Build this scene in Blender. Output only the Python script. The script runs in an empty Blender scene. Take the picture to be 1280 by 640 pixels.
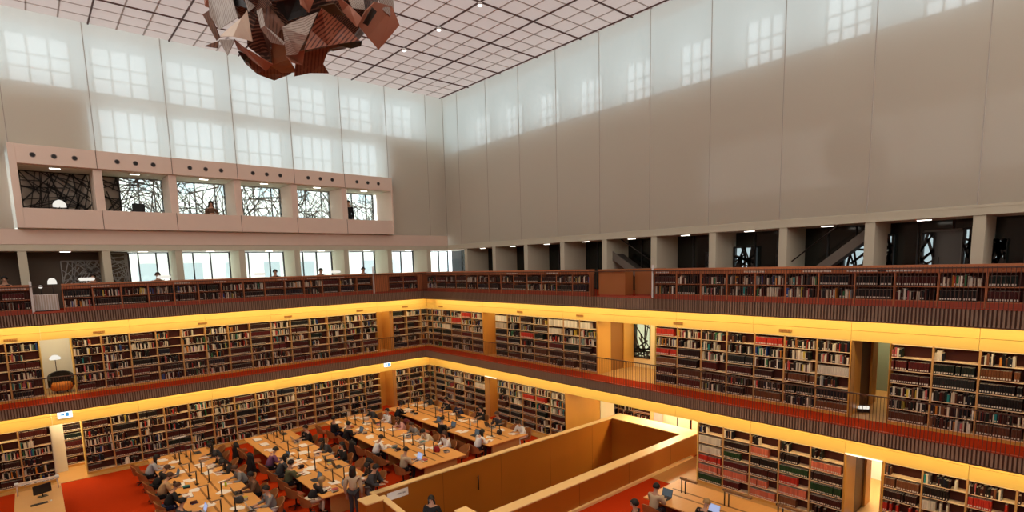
import bpy, bmesh, math, random
from mathutils import Vector, Matrix, noise
R = random.Random(7)
PI = math.pi
S = bpy.context.scene
COL = S.collection
# ------------------------------------------------------------------ camera
F, CYP = 687.487, 417.744
YAW, PITCH, ROLL = 3.99375, -0.12587, -0.02648
CP = Vector((18.169, 28.870, 1.909))
cf = Vector((math.cos(PITCH)*math.cos(YAW), math.cos(PITCH)*math.sin(YAW), math.sin(PITCH)))
r0 = cf.cross(Vector((0, 0, 1))).normalized(); u0 = r0.cross(cf)
cr = math.cos(ROLL)*r0 + math.sin(ROLL)*u0
cu = -math.sin(ROLL)*r0 + math.cos(ROLL)*u0
cam = bpy.data.cameras.new('camera'); camo = bpy.data.objects.new('camera', cam); COL.objects.link(camo)
camo.matrix_world = Matrix(((cr.x, cu.x, -cf.x, CP.x), (cr.y, cu.y, -cf.y, CP.y), (cr.z, cu.z, -cf.z, CP.z), (0, 0, 0, 1)))
cam.sensor_width = 36; cam.lens = F/1280*36; cam.shift_y = (CYP-320)/1280; cam.clip_end = 300; cam.clip_start = 0.05
S.camera = camo
def ray(px, py): return (cf + (px-640)/F*cr - (py-CYP)/F*cu)
def at_y(px, py, y): d = ray(px, py); return CP + d*((y-CP.y)/d.y)
def at_x(px, py, x): d = ray(px, py); return CP + d*((x-CP.x)/d.x)
def at_z(px, py, z): d = ray(px, py); return CP + d*((z-CP.z)/d.z)
def proj(P):
    d = Vector(P)-CP; w = d.dot(cf)
    return (640+F*d.dot(cr)/w, CYP-F*d.dot(cu)/w, w)
# ------------------------------------------------------------------ light
S.view_settings.view_transform = 'Standard'; S.view_settings.look = 'None'
S.view_settings.gamma = 1.0; S.view_settings.use_curve_mapping = False
S.view_settings.exposure = 0.0
CEIL_E = 0.36        # luminous ceiling
STRIP_E = 8.0       # warm strips under the galleries, W per metre
SPOT_E = 2000.0
OPAL_E = 0.90
WIN_E = 1.8          # daylit panes behind the opal glass
SKY_E = 6.0
w = bpy.data.worlds.new('World'); S.world = w; w.use_nodes = True
w.node_tree.nodes['Background'].inputs[0].default_value = (0.86, 0.94, 1.0, 1)
w.node_tree.nodes['Background'].inputs[1].default_value = SKY_E
def area(name, loc, rot, sx, sy, e, col):
    l = bpy.data.lights.new(name, 'AREA'); l.shape = 'RECTANGLE'; l.size = sx; l.size_y = sy; l.energy = e; l.color = col
    o = bpy.data.objects.new(name, l); COL.objects.link(o); o.location = loc; o.rotation_euler = rot; return o
WARM = (1.0, 0.79, 0.38)
for zt in (-0.03, -3.63):                     # strip luminaires hidden behind the gallery edge, aimed at the wall
    area('gallery_strip_light', (12.0, -0.70, zt), (math.radians(-40), 0, 0), 25.5, 0.08, STRIP_E*24.5, WARM)
    area('gallery_strip_light', (-0.42, 17.0, zt), (0, math.radians(40), 0), 0.08, 34.5, STRIP_E*33*0.95, WARM)
for x in (2.4, 6.0, 9.9, 13.7, 17.8):         # ceiling spots over the reading room floor
    for y in (3.5, 8.0):
        l = bpy.data.lights.new('ceiling_spot_light', 'SPOT'); l.energy = SPOT_E; l.color = (1, 0.70, 0.34); l.spot_size = math.radians(30); l.spot_blend = 0.6; l.shadow_soft_size = 0.15
        o = bpy.data.objects.new('ceiling_spot_light', l); COL.objects.link(o); o.location = (x, y, 12.5)
for x, y in ((2.5, 21), (8, 17.5), (5, 14), (12, 14)):
    l = bpy.data.lights.new('ceiling_spot_light', 'SPOT'); l.energy = SPOT_E*0.95; l.color = (1, 0.68, 0.32); l.spot_size = math.radians(34); l.spot_blend = 0.6; l.shadow_soft_size = 0.15
    o = bpy.data.objects.new('ceiling_spot_light', l); COL.objects.link(o); o.location = (x, y, 12.5)
# corridor lamps behind the book walls
for x, y, z, e in ((17.5, -2.5, -0.2, 45), (17.5, -2.6, -3.8, 120), (2.0, -2.1, -0.2, 14), (2.0, -2.1, -3.8, 14), (-2.3, 14.6, -0.2, 95), (-4.6, 14.3, -3.8, 320),
                   (-4.4, 22.9, -0.2, 70), (-4.4, 22.9, -3.8, 260), (-1.9, 5.0, -0.2, 14), (-1.9, 5.0, -3.8, 14)):
    area('corridor_lamp', (x, y, z), (0, 0, 0), 0.8, 0.8, e, (1, 0.86, 0.55))
# ------------------------------------------------------------------ materials
MATS = {}
def mat(name, col, rough=0.6, metal=0.0, spec=0.4, emit=None, estr=0.0, noise_amt=0.0, nscale=3.0, stretch=None, alpha=None):
    if name in MATS: return MATS[name]
    m = bpy.data.materials.new(name); m.use_nodes = True; nt = m.node_tree; b = nt.nodes['Principled BSDF']
    b.inputs['Base Color'].default_value = (*col, 1); b.inputs['Roughness'].default_value = rough
    b.inputs['Metallic'].default_value = metal; b.inputs['Specular IOR Level'].default_value = spec
    if emit: b.inputs['Emission Color'].default_value = (*emit, 1); b.inputs['Emission Strength'].default_value = estr
    if noise_amt:
        tc = nt.nodes.new('ShaderNodeTexCoord'); mp = nt.nodes.new('ShaderNodeMapping'); n = nt.nodes.new('ShaderNodeTexNoise')
        n.inputs['Scale'].default_value = nscale; n.inputs['Detail'].default_value = 4
        if stretch: mp.inputs['Scale'].default_value = stretch
        mx = nt.nodes.new('ShaderNodeMix'); mx.data_type = 'RGBA'
        lo = tuple(c*(1-noise_amt) for c in col); hi = tuple(min(1, c*(1+noise_amt)) for c in col)
        mx.inputs[6].default_value = (*lo, 1); mx.inputs[7].default_value = (*hi, 1)
        nt.links.new(tc.outputs['Object'], mp.inputs[0]); nt.links.new(mp.outputs[0], n.inputs['Vector'])
        nt.links.new(n.outputs['Fac'], mx.inputs[0]); nt.links.new(mx.outputs[2], b.inputs['Base Color'])
    MATS[name] = m; return m
def emis(name, col, s):
    if name in MATS: return MATS[name]
    m = bpy.data.materials.new(name); m.use_nodes = True; nt = m.node_tree; nt.nodes.clear()
    e = nt.nodes.new('ShaderNodeEmission'); o = nt.nodes.new('ShaderNodeOutputMaterial')
    e.inputs[0].default_value = (*col, 1); e.inputs[1].default_value = s; nt.links.new(e.outputs[0], o.inputs[0]); MATS[name] = m; return m
def mixsh(nt, a, b, f):
    m = nt.nodes.new('ShaderNodeMixShader'); m.inputs[0].default_value = f
    nt.links.new(a.outputs[0], m.inputs[1]); nt.links.new(b.outputs[0], m.inputs[2]); return m
def opal_mat():
    m = bpy.data.materials.new('opal_glass'); m.use_nodes = True; nt = m.node_tree; nt.nodes.clear(); N = nt.nodes.new
    d = N('ShaderNodeBsdfDiffuse'); d.inputs[0].default_value = (0.83, 0.67, 0.53, 1)
    t = N('ShaderNodeBsdfTranslucent'); t.inputs[0].default_value = (0.82, 0.955, 0.935, 1)
    r = N('ShaderNodeBsdfRefraction'); r.inputs['Color'].default_value = (0.9, 0.97, 0.95, 1); r.inputs['Roughness'].default_value = 0.62; r.inputs['IOR'].default_value = 1.12
    g = N('ShaderNodeBsdfGlossy'); g.inputs['Roughness'].default_value = 0.07; g.inputs['Color'].default_value = (0.9, 0.88, 0.85, 1)
    a = mixsh(nt, d, t, 0.50); b = mixsh(nt, a, r, 0.14); c = mixsh(nt, b, g, 0.012)
    o = N('ShaderNodeOutputMaterial'); nt.links.new(c.outputs[0], o.inputs[0]); return m
def pane_mat(name, tint, gl):
    m = bpy.data.materials.new(name); m.use_nodes = True; nt = m.node_tree; nt.nodes.clear(); N = nt.nodes.new
    t = N('ShaderNodeBsdfTransparent'); t.inputs[0].default_value = (*tint, 1)
    g = N('ShaderNodeBsdfGlossy'); g.inputs['Roughness'].default_value = 0.03
    c = mixsh(nt, t, g, gl); o = N('ShaderNodeOutputMaterial'); nt.links.new(c.outputs[0], o.inputs[0]); return m
def attr_mat():
    m = bpy.data.materials.new('book_cloth'); m.use_nodes = True; nt = m.node_tree; b = nt.nodes['Principled BSDF']
    a = nt.nodes.new('ShaderNodeAttribute'); a.attribute_name = 'Col'
    nt.links.new(a.outputs['Color'], b.inputs['Base Color']); b.inputs['Roughness'].default_value = 0.55; b.inputs['Specular IOR Level'].default_value = 0.25; return m
OPAL = opal_mat(); PANE = pane_mat('clear_glass', (0.93, 0.97, 0.95), 0.06); CLEAR = pane_mat('sheet_back', (1, 1, 1), 0.0); BOOK = attr_mat()
PLASTER = mat('beige_plaster', (0.50, 0.395, 0.31), 0.85, noise_amt=0.04)
PIER = mat('pier_plaster', (0.64, 0.59, 0.44), 0.85)
LOGGIA = mat('rosy_plaster', (0.80, 0.63, 0.51), 0.8, noise_amt=0.03)
WHITE = mat('white_wall', (0.80, 0.76, 0.66), 0.8)
CAVITY = mat('cavity_white', (0.85, 0.88, 0.87), 0.9)
SPAN = mat('spandrel_grey', (0.70, 0.62, 0.54), 0.9)
MAPLE = mat('maple_panel', (0.80, 0.55, 0.15), 0.5, noise_amt=0.05, nscale=2.0, stretch=(1, 1, 12))
SHELFW = mat('shelf_maple', (0.92, 0.68, 0.42), 0.5)
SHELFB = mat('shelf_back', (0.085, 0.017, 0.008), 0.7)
PASSW = mat('passage_wood', (0.66, 0.32, 0.06), 0.4, noise_amt=0.08, nscale=1.5, stretch=(1, 1, 0.2))
SLAT = mat('dark_slat', (0.34, 0.225, 0.15), 0.55)
SLATB = mat('slat_back', (0.13, 0.062, 0.038), 0.7)
CARPET = mat('red_carpet', (0.42, 0.034, 0.004), 0.95, spec=0.05, noise_amt=0.10, nscale=30)
GCARP = mat('gallery_carpet', (0.34, 0.028, 0.006), 0.95, spec=0.05)
KICK = mat('red_base', (0.40, 0.065, 0.028), 0.6)
PARA = mat('parapet_wood', (0.50, 0.165, 0.06), 0.45, noise_amt=0.08, nscale=2, stretch=(4, 4, 1))
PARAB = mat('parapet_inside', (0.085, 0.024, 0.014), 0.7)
PARK = mat('parquet', (0.50, 0.26, 0.08), 0.4, noise_amt=0.1, nscale=4, stretch=(1, 6, 1))
STAIRW = mat('stair_wood', (0.43, 0.135, 0.012), 0.38, noise_amt=0.06, nscale=1.2, stretch=(1, 1, 0.3))
STAIRT = mat('stair_cap_wood', (0.88, 0.60, 0.26), 0.45, noise_amt=0.04, nscale=3)
TABLE = mat('table_wood', (0.74, 0.355, 0.10), 0.45, noise_amt=0.06, nscale=2, stretch=(1, 8, 1))
DARKM = mat('dark_metal', (0.035, 0.026, 0.022), 0.4, metal=0.6)
BARM = mat('bronze_bar', (0.10, 0.05, 0.035), 0.5, metal=0.3)
BLACK = mat('black_glass', (0.012, 0.013, 0.010), 0.12, spec=0.5)
FRAME = mat('window_frame_dark', (0.03, 0.028, 0.026), 0.5)
LATT = mat('lattice_metal', (0.50, 0.50, 0.47), 0.6)
LATTD = mat('lattice_dark', (0.035, 0.028, 0.022), 0.6)
WPAINT = mat('white_enamel', (0.82, 0.80, 0.76), 0.4)
PAPER = mat('paper', (0.88, 0.80, 0.70), 0.8)
LAMPW = emis('lamp_lit', (1.0, 0.93, 0.80), 6.0)
DAYWIN = emis('daylit_pane', (0.88, 0.95, 1.0), WIN_E)
REFLGLOW = emis('reflection_glow_pale', (0.78, 0.92, 1.0), 0.75)  # pale emission stands in for reflections in the dark glass
# ------------------------------------------------------------------ mesh helpers
class MB:
    def __init__(s): s.v = []; s.f = []; s.mi = []; s.c = []; s.sm = []
    def quad(s, pts, m=0, c=None, sm=False):
        i = len(s.v); s.v += [tuple(p) for p in pts]; s.f.append(tuple(range(i, i+len(pts)))); s.mi.append(m); s.c.append(c); s.sm.append(sm)
    def hexa(s, P, m=0, c=None):          # P: 8 points, bottom 4 ccw then top 4
        i = len(s.v); s.v += [tuple(p) for p in P]
        for f in ((3, 2, 1, 0), (4, 5, 6, 7), (0, 1, 5, 4), (1, 2, 6, 5), (2, 3, 7, 6), (3, 0, 4, 7)):
            s.f.append(tuple(i+k for k in f)); s.mi.append(m); s.c.append(c); s.sm.append(False)
    def box(s, x0, y0, z0, x1, y1, z1, m=0, c=None):
        x0, x1 = min(x0, x1), max(x0, x1); y0, y1 = min(y0, y1), max(y0, y1); z0, z1 = min(z0, z1), max(z0, z1)
        s.hexa([(x0, y0, z0), (x1, y0, z0), (x1, y1, z0), (x0, y1, z0), (x0, y0, z1), (x1, y0, z1), (x1, y1, z1), (x0, y1, z1)], m, c)
    def prism(s, prof, z0, z1, m=0, c=None):   # prof ccw in xy
        n = len(prof); i = len(s.v)
        s.v += [(x, y, z0) for x, y in prof] + [(x, y, z1) for x, y in prof]
        s.f.append(tuple(i+k for k in reversed(range(n)))); s.f.append(tuple(i+n+k for k in range(n)))
        for k in range(n): s.f.append((i+k, i+(k+1) % n, i+n+(k+1) % n, i+n+k))
        for k in range(n+2): s.mi.append(m); s.c.append(c); s.sm.append(False)
    def tube(s, pts, r, n=8, m=0, c=None, cap=True):
        pts = [Vector(p) for p in pts]; rs = r if isinstance(r, (list, tuple)) else [r]*len(pts); i = len(s.v)
        for k, p in enumerate(pts):
            d = (pts[min(k+1, len(pts)-1)]-pts[max(k-1, 0)]).normalized()
            a = d.cross(Vector((0, 0, 1)) if abs(d.z) < 0.9 else Vector((1, 0, 0))).normalized(); b = d.cross(a)
            for j in range(n):
                t = 2*PI*j/n; s.v.append(tuple(p+rs[k]*(math.cos(t)*a+math.sin(t)*b)))
        for k in range(len(pts)-1):
            for j in range(n):
                s.f.append((i+k*n+j, i+k*n+(j+1) % n, i+(k+1)*n+(j+1) % n, i+(k+1)*n+j)); s.mi.append(m); s.c.append(c); s.sm.append(True)
        if cap:
            s.f.append(tuple(i+j for j in reversed(range(n)))); s.f.append(tuple(i+(len(pts)-1)*n+j for j in range(n)))
            s.mi += [m, m]; s.c += [c, c]; s.sm += [False, False]
    def lathe(s, prof, n=16, m=0, c=None, cx=0, cy=0):
        s.tube([(cx, cy, z) for r, z in prof], [r for r, z in prof], n, m, c)
    def bar(s, a, b, w, t, m=0):         # flat bar a->b, width w in plane perpendicular to t dir
        a = Vector(a); b = Vector(b); d = (b-a).normalized(); t = Vector(t); n = d.cross(t).normalized()*(w/2)
        s.hexa([a-n, b-n, b-n+t, a-n+t, a+n, b+n, b+n+t, a+n+t], m)
    def ell(s, c, r, n=12, k=8, m=0):
        pr = []
        i = len(s.v)
        for a in range(k+1):
            t = PI*a/k
            for j in range(n):
                p = 2*PI*j/n; s.v.append((c[0]+r[0]*math.sin(t)*math.cos(p), c[1]+r[1]*math.sin(t)*math.sin(p), c[2]-r[2]*math.cos(t)))
        for a in range(k):
            for j in range(n):
                s.f.append((i+a*n+j, i+a*n+(j+1) % n, i+(a+1)*n+(j+1) % n, i+(a+1)*n+j)); s.mi.append(m); s.c.append(None); s.sm.append(True)
    def mesh(s, name, mats):
        me = bpy.data.meshes.new(name); me.from_pydata(s.v, [], s.f)
        for m in (mats if isinstance(mats, (list, tuple)) else [mats]): me.materials.append(m)
        me.polygons.foreach_set('material_index', s.mi); me.polygons.foreach_set('use_smooth', s.sm)
        if any(c is not None for c in s.c):
            a = me.color_attributes.new('Col', 'FLOAT_COLOR', 'CORNER'); arr = []
            for p, c in zip(me.polygons, s.c): arr += ([*(c or (0.5, 0.5, 0.5)), 1.0])*p.loop_total
            a.data.foreach_set('color', arr)
        me.update(); return me
    def build(s, name, mats, parent=None, bevel=0):
        return link(name, s.mesh(name, mats), parent, bevel)
def link(name, me, parent=None, bevel=0):
    o = bpy.data.objects.new(name, me); COL.objects.link(o)
    if parent: o.parent = parent
    if bevel: b = o.modifiers.new('bevel', 'BEVEL'); b.width = bevel; b.segments = 2; b.limit_method = 'ANGLE'
    return o
def tag(o, label, cat, group=None, kind=None):
    if label: o['label'] = label
    if cat: o['category'] = cat
    if group: o['group'] = group
    if kind: o['kind'] = kind
    return o
def empty(name, loc, rz=0, label=None, cat=None, group=None):
    o = bpy.data.objects.new(name, None); COL.objects.link(o); o.location = loc; o.rotation_euler = (0, 0, rz); o.empty_display_size = 0.1
    return tag(o, label, cat, group)
def dup(root, loc, rz, label, group=None):
    c = root.copy(); COL.objects.link(c); c.location = loc; c.rotation_euler = (0, 0, rz); c['label'] = label
    if group: c['group'] = group
    for ch in list(root.children):
        k = ch.copy(); COL.objects.link(k); k.parent = c
        for g in list(ch.children): q = g.copy(); COL.objects.link(q); q.parent = k
    return c
def struct(name, mb, mats, bevel=0):
    o = mb.build(name, mats, None, bevel); o['kind'] = 'structure'; return o
def sb(name, x0, y0, z0, x1, y1, z1, m):
    b = MB(); b.box(x0, y0, z0, x1, y1, z1); return struct(name, b, m)
ORD = ['zeroth', 'first', 'second', 'third', 'fourth', 'fifth', 'sixth', 'seventh', 'eighth', 'ninth', 'tenth', 'eleventh', 'twelfth', 'thirteenth', 'fourteenth', 'fifteenth', 'sixteenth', 'seventeenth', 'eighteenth', 'nineteenth', 'twentieth', 'twenty-first', 'twenty-second', 'twenty-third', 'twenty-fourth', 'twenty-fifth', 'twenty-sixth', 'twenty-seventh', 'twenty-eighth', 'twenty-ninth', 'thirtieth', 'thirty-first', 'thirty-second', 'thirty-third', 'thirty-fourth', 'thirty-fifth']
def ordn(n): return ORD[n] if n < len(ORD) else str(n)
class WB(MB):                             # box by wall side: s along the wall, d into the wall
    def __init__(s, side): MB.__init__(s); s.side = side
    def w(s, s0, s1, d0, d1, z0, z1, m=0):
        if s.side == 'L': s.box(s0, -d1, z0, s1, -d0, z1, m)
        else: s.box(-d1, s0, z0, -d0, s1, z1, m)
def wpt(side, s, d, z): return Vector((s, -d, z)) if side == 'L' else Vector((-d, s, z))
WROT = {'L': PI, 'R': PI/2}
XMAX, YMAX = 25.0, 34.5
SP = {'L': 1.30, 'R': 1.00}               # depth of the book wall behind the gallery edge
LEN = {'L': XMAX, 'R': YMAX}
GL = {'L': 1.83, 'R': 3.20}               # opal wall plane
BK = {'L': 3.58, 'R': 4.95}               # back plane of the bays
FLOOR = -6.85; G1 = -3.18; G2 = 0.48; CEIL = 12.66
SN = {'L': 'left', 'R': 'right'}; n_trim = [0]
def trim(mb, m, bevel=0): n_trim[0] += 1; return struct('trim_%d' % n_trim[0], mb, m, bevel)
# ------------------------------------------------------------------ shell
b = MB()                                  # ground floor with the stairwell opening
HX0, HX1, HY0, HY1 = -4.1, 9.9, 11.68, 16.18
b.box(-6.5, -4.2, FLOOR-0.3, XMAX, HY0, FLOOR); b.box(-6.5, HY1, FLOOR-0.3, XMAX, YMAX, FLOOR)
b.box(HX1, HY0, FLOOR-0.3, XMAX, HY1, FLOOR); b.box(-6.5, HY0, FLOOR-0.3, HX0, HY1, FLOOR)
struct('floor', b, CARPET)
b = MB(); b.box(0-1.0, -1.3, FLOOR, XMAX, -0.85, FLOOR+0.015); b.box(-1.0, -0.85, FLOOR, -0.55, 11.6, FLOOR+0.015); b.box(-1.0, 16.3, FLOOR, -0.1, YMAX, FLOOR+0.015)
b.box(16.98, -3.7, FLOOR, 18.04, -1.3, FLOOR+0.012); b.box(-6.2, 16.3, FLOOR, -1.0, YMAX, FLOOR+0.012)
trim(b, PARK)
for side in 'LR':
    sp = SP[side]; L = LEN[side]; o_ = 'R' if side == 'L' else 'L'
    lo = -6.3
    for zb, zt in ((0.0, G2), (-3.6, G1)):            # gallery slabs
        b = WB(side); b.w(-6.2 if side == 'R' else 0.0, L, 0.0, 6.2 if side == 'R' else 4.0, zb+0.01, zt, 0)
        trim(b, [GCARP])
        if zt == G1:
            b = WB(side); b.w(-6.0 if side == 'R' else -0.9, L, sp+0.02, 3.85 if side == 'L' else 6.05, zt, zt+0.012); trim(b, PARK)
        b = WB(side); b.w(0, L, -0.012, 0.0, zb, zt-0.02, 0)
        s = 0.05
        while s < L:
            b.w(s, s+0.048, -0.055, -0.012, zb+0.02, zt-0.02, 1); s += 0.0885
        b.w(-0.06, L, -0.07, 0.02, zb-0.015, zb+0.02, 0); b.w(-0.06, L, -0.07, 0.02, zt-0.02, zt+0.012, 2)
        trim(b, [SLATB, SLAT, KICK])
    # maple panels between gallery soffit and bookcases
    for zt, zb in ((-0.005, -0.72), (-3.605, -4.38)):
        z1 = zt-0.40
        s = -1.0 if side == 'L' else -1.3; b = WB(side); k = 0
        gap = (10.78, 17.89) if (side == 'R' and zb < -4) else None
        bs = [s, 2.5 if side == 'L' else 4.5]
        while bs[-1] < L: bs.append(bs[-1]+3.09)
        for a, c in zip(bs, bs[1:]):
            c = min(c, L)
            for zz0, zz1 in ((zb, z1-0.005), (z1+0.005, zt)):
                b.w(a+0.004, c-0.004, sp, sp+0.30, zz0, zz1)
        trim(b, MAPLE)
    # closed wall behind (corridor back)
    bd = 3.9 if side == 'L' else 6.1
    b = WB(side); b.w(-6.2, L, bd, bd+0.2, FLOOR-0.3, 0.0); trim(b, WHITE)
    for z0, z1, h0, h1 in ((G2, 3.0, 3.0, 3.28),):
        b = WB(side); b.w(-3.2 if side == 'L' else -1.83, L, GL[side]-0.02, BK[side]+0.2, 3.0, 3.26); trim(b, PIER)   # lintel and soffit
# top-gallery piers (one upright each), pitch 2.83 m
npier = 0
def pier(side, s, z0, z1, d0, d1, wdt, m, lab):
    b = WB(side); b.w(s-wdt/2, s+wdt/2, d0, d1, z0, z1)
    n_trim[0] += 1; o = struct('trim_%d' % n_trim[0], b, m, 0.01); return o
PL = [18.18-2.84*k for k in range(-2, 8)]; PR = [0.12+2.83*k for k in range(0, 13)]
for s in PL: pier('L', s, G2, 3.0, GL['L']+0.02, BK['L'], 0.30, PIER, '')
for s in PR: pier('R', s, G2, 3.0, GL['R']+0.02, BK['R'], 0.30, PIER, '')
# lintel band under the loggia and glass
b = MB(); b.box(-3.2, -2.1, 3.27, XMAX, -1.80, 3.90); trim(b, LOGGIA)
b = MB(); b.box(-3.45, -1.83, 3.22, -3.17, YMAX, 3.30); trim(b, PIER)
# ceiling: luminous grid
def ceil_mat():
    m = bpy.data.materials.new('luminous_ceiling'); m.use_nodes = True; nt = m.node_tree; nt.nodes.clear(); N = nt.nodes.new
    e = N('ShaderNodeEmission'); e.inputs[0].default_value = (1.0, 0.88, 0.83, 1); e.inputs[1].default_value = CEIL_E
    d = N('ShaderNodeBsdfDiffuse'); d.inputs[0].default_value = (0.45, 0.40, 0.37, 1)
    a = N('ShaderNodeAddShader'); nt.links.new(e.outputs[0], a.inputs[0]); nt.links.new(d.outputs[0], a.inputs[1])
    o = N('ShaderNodeOutputMaterial'); nt.links.new(a.outputs[0], o.inputs[0]); return m
b = MB(); b.box(-5.2, -4.0, CEIL, XMAX, YMAX, CEIL+0.2); struct('ceiling', b, ceil_mat())
GRID = mat('ceiling_bar', (0.10, 0.045, 0.035), 0.6); GRID2 = mat('ceiling_bar_fine', (0.50, 0.41, 0.37), 0.6)
b = MB()
for k in range(-2, 9):
    x = 3.01*k
    if -3.2 < x < XMAX: b.box(x-0.028, -1.83, CEIL-0.05, x+0.028, YMAX, CEIL, 0)
    for q in (1, 2):
        x2 = x+q*1.003
        if -3.2 < x2 < XMAX: b.box(x2-0.03, -1.83, CEIL-0.015, x2+0.03, YMAX, CEIL, 1)
for k in range(-1, 12):
    y = 1.03+3.02*k
    if -1.8 < y < YMAX: b.box(-3.2, y-0.028, CEIL-0.05, XMAX, y+0.028, CEIL, 0)
    for q in (1, 2):
        y2 = y+q*1.007
        if -1.8 < y2 < YMAX: b.box(-3.2, y2-0.03, CEIL-0.015, XMAX, y2+0.03, CEIL, 1)
trim(b, [GRID, GRID2])
# far walls of the hall, behind the viewer
sb('wall_near', -6.3, YMAX, FLOOR-0.3, XMAX+0.3, YMAX+0.2, CEIL+0.2, PLASTER); sb('wall_side', XMAX, -4.2, FLOOR-0.3, XMAX+0.2, YMAX, CEIL+0.2, PLASTER)
NEARP = emis('daylit_opal', (1.0, 0.97, 0.93), 3.0)
for k in range(8):
    b = MB(); b.box(-2.5+3.35*k, YMAX-0.05, 7.5, 0.6+3.35*k, YMAX, 12.3); n_trim[0] += 1; struct('window_%d' % (100+k), b, NEARP)
    b = MB(); b.box(XMAX-0.05, 0.5+4.1*k, 7.5, XMAX, 4.3+4.1*k, 12.3); struct('window_%d' % (110+k), b, NEARP)
# opal glass walls, one sheet per bay
nwin = [0]
def opal(side, s0, s1, z0, z1):
    d = GL[side]; t = 0.02; b = MB(); P = lambda s, dd, z: wpt(side, s, dd, z)
    g = 0.012; s0 += g; s1 -= g
    A = [P(s0, d, z0), P(s1, d, z0), P(s1, d, z1), P(s0, d, z1)]; B = [P(s0, d+t, z0), P(s1, d+t, z0), P(s1, d+t, z1), P(s0, d+t, z1)]
    b.quad(A, 0)
    b.quad(B, 1)
    for k in range(4): b.quad([A[k], A[(k+1) % 4], B[(k+1) % 4], B[k]], 1)
    nwin[0] += 1; struct('window_%d' % nwin[0], b, [OPAL, CLEAR])
SL = [-3.2, -1.88] + [0.96+2.865*k for k in range(9)]
for a, c in zip(SL, SL[1:]):
    c = min(c, XMAX); lo = 7.28 if (a > 0.9 and c < 18.4) else 3.92
    opal('L', a, c, lo, CEIL)
SR = [-1.83, -0.25] + [2.61+2.863*k for k in range(12)]
for a, c in zip(SR, SR[1:]): opal('R', a, min(c, YMAX), 3.3, CEIL)
b = MB()                                   # slim vertical joints of the glass
for s in SL[1:]: b.box(s-0.014, -1.85, 3.92 if s > 18 or s < 0.9 else 7.28, s+0.014, -1.822, CEIL)
for s in SR[1:]: b.box(-3.22, s-0.012, 3.3, -3.192, s+0.012, CEIL)
b.box(-3.215, -1.845, 3.3, -3.18, -1.80, CEIL)
trim(b, mat('joint_grey', (0.50, 0.46, 0.41), 0.5))
# cavities behind the glass: outer walls, daylit panes with mullions
def cavity(side):
    d0 = GL[side]+0.05; d1 = GL[side]+1.5; b = WB(side); L = LEN[side]; s0 = -5.2 if side == 'L' else -3.6
    b.w(s0, L, d1, d1+0.15, 7.25 if side == 'L' else 3.3, CEIL); trim(b, CAVITY)
    b = WB(side)
    if side == 'L':
        b.w(-5, L, d0+0.55, d1, 9.5, 10.02); b.w(-5, 0.9, d0+0.25, d0+0.35, 3.9, 9.4); b.w(15.4, L, d0+0.18, d0+0.3, 7.25, 9.6); b.w(18.3, L, d0+0.18, d0+0.3, 3.9, 7.25)
    else:
        b.w(-3.6, L, d0+0.55, d0+0.65, 3.3, 9.25)
    trim(b, SPAN)
cavity('L'); cavity('R')
CAVGLOW = emis('cavity_glow', (0.83, 0.94, 0.97), OPAL_E)  # panels added behind the opal glass for an even glow, no real windows
for side, z0 in (('L', 10.05), ('R', 9.2)):
    b = WB(side); b.w(-3.0, LEN[side], GL[side]+1.35, GL[side]+1.42, z0, CEIL-0.05); nwin[0] += 1; struct('window_%d' % nwin[0], b, CAVGLOW)
b = WB('L'); b.w(0.9, 15.3, GL['L']+1.35, GL['L']+1.42, 7.25, 9.5); nwin[0] += 1; struct('window_%d' % nwin[0], b, CAVGLOW)
def daywin(side, s0, s1, z0, z1, nv, hz, d):
    b = WB(side); b.w(s0, s1, d-0.03, d, z0, z1, 0)
    for k in range(nv+1):
        s = s0+(s1-s0)*k/nv; b.w(s-0.04, s+0.04, d-0.07, d-0.03, z0, z1, 1)
    for z in hz: b.w(s0, s1, d-0.07, d-0.03, z-0.03, z+0.03, 1)
    nwin[0] += 1; struct('window_%d' % nwin[0], b, [DAYWIN, mat('mullion_grey', (0.6, 0.62, 0.62), 0.6)])
for k in range(-1, 7):
    s = 0.96+2.865*k; e = s+2.865
    if k < 6: daywin('L', max(s+0.45, -2.9), e-0.3, 10.1, 12.0, 3, (10.7, 11.25), GL['L']+0.9)
    if 0 <= k < 5: daywin('L', s+0.3, e-0.3, 7.2, 9.3, 4, (8.12,), GL['L']+0.75)
daywin('L', 18.15+0.2, 20.7, 10.1, 12.0, 3, (10.7, 11.25), GL['L']+0.9)
for k in range(0, 11):
    s = 2.61+2.863*k
    daywin('R', s-1.75, s-0.35, 9.2, 10.9, 3, (9.7, 10.2), GL['R']+0.85)
# outside: pale neighbouring facade seen through the clear windows
b = MB(); b.box(-14, -9.4, -2, 24, -9.0, 9, 0)
for k in range(16):
    for z in (0.6, 3.6, 6.6): b.box(-13+2.3*k, -9.02, z, -12+2.3*k, -8.96, z+1.9, 1)
o = struct('backdrop_building', b, [mat('facade_stone', (0.80, 0.80, 0.76), 0.9), mat('facade_pane', (0.45, 0.52, 0.55), 0.3)])
tag(o, 'pale stone facade with rows of windows outside the left windows', 'building'); del o['kind']
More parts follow.
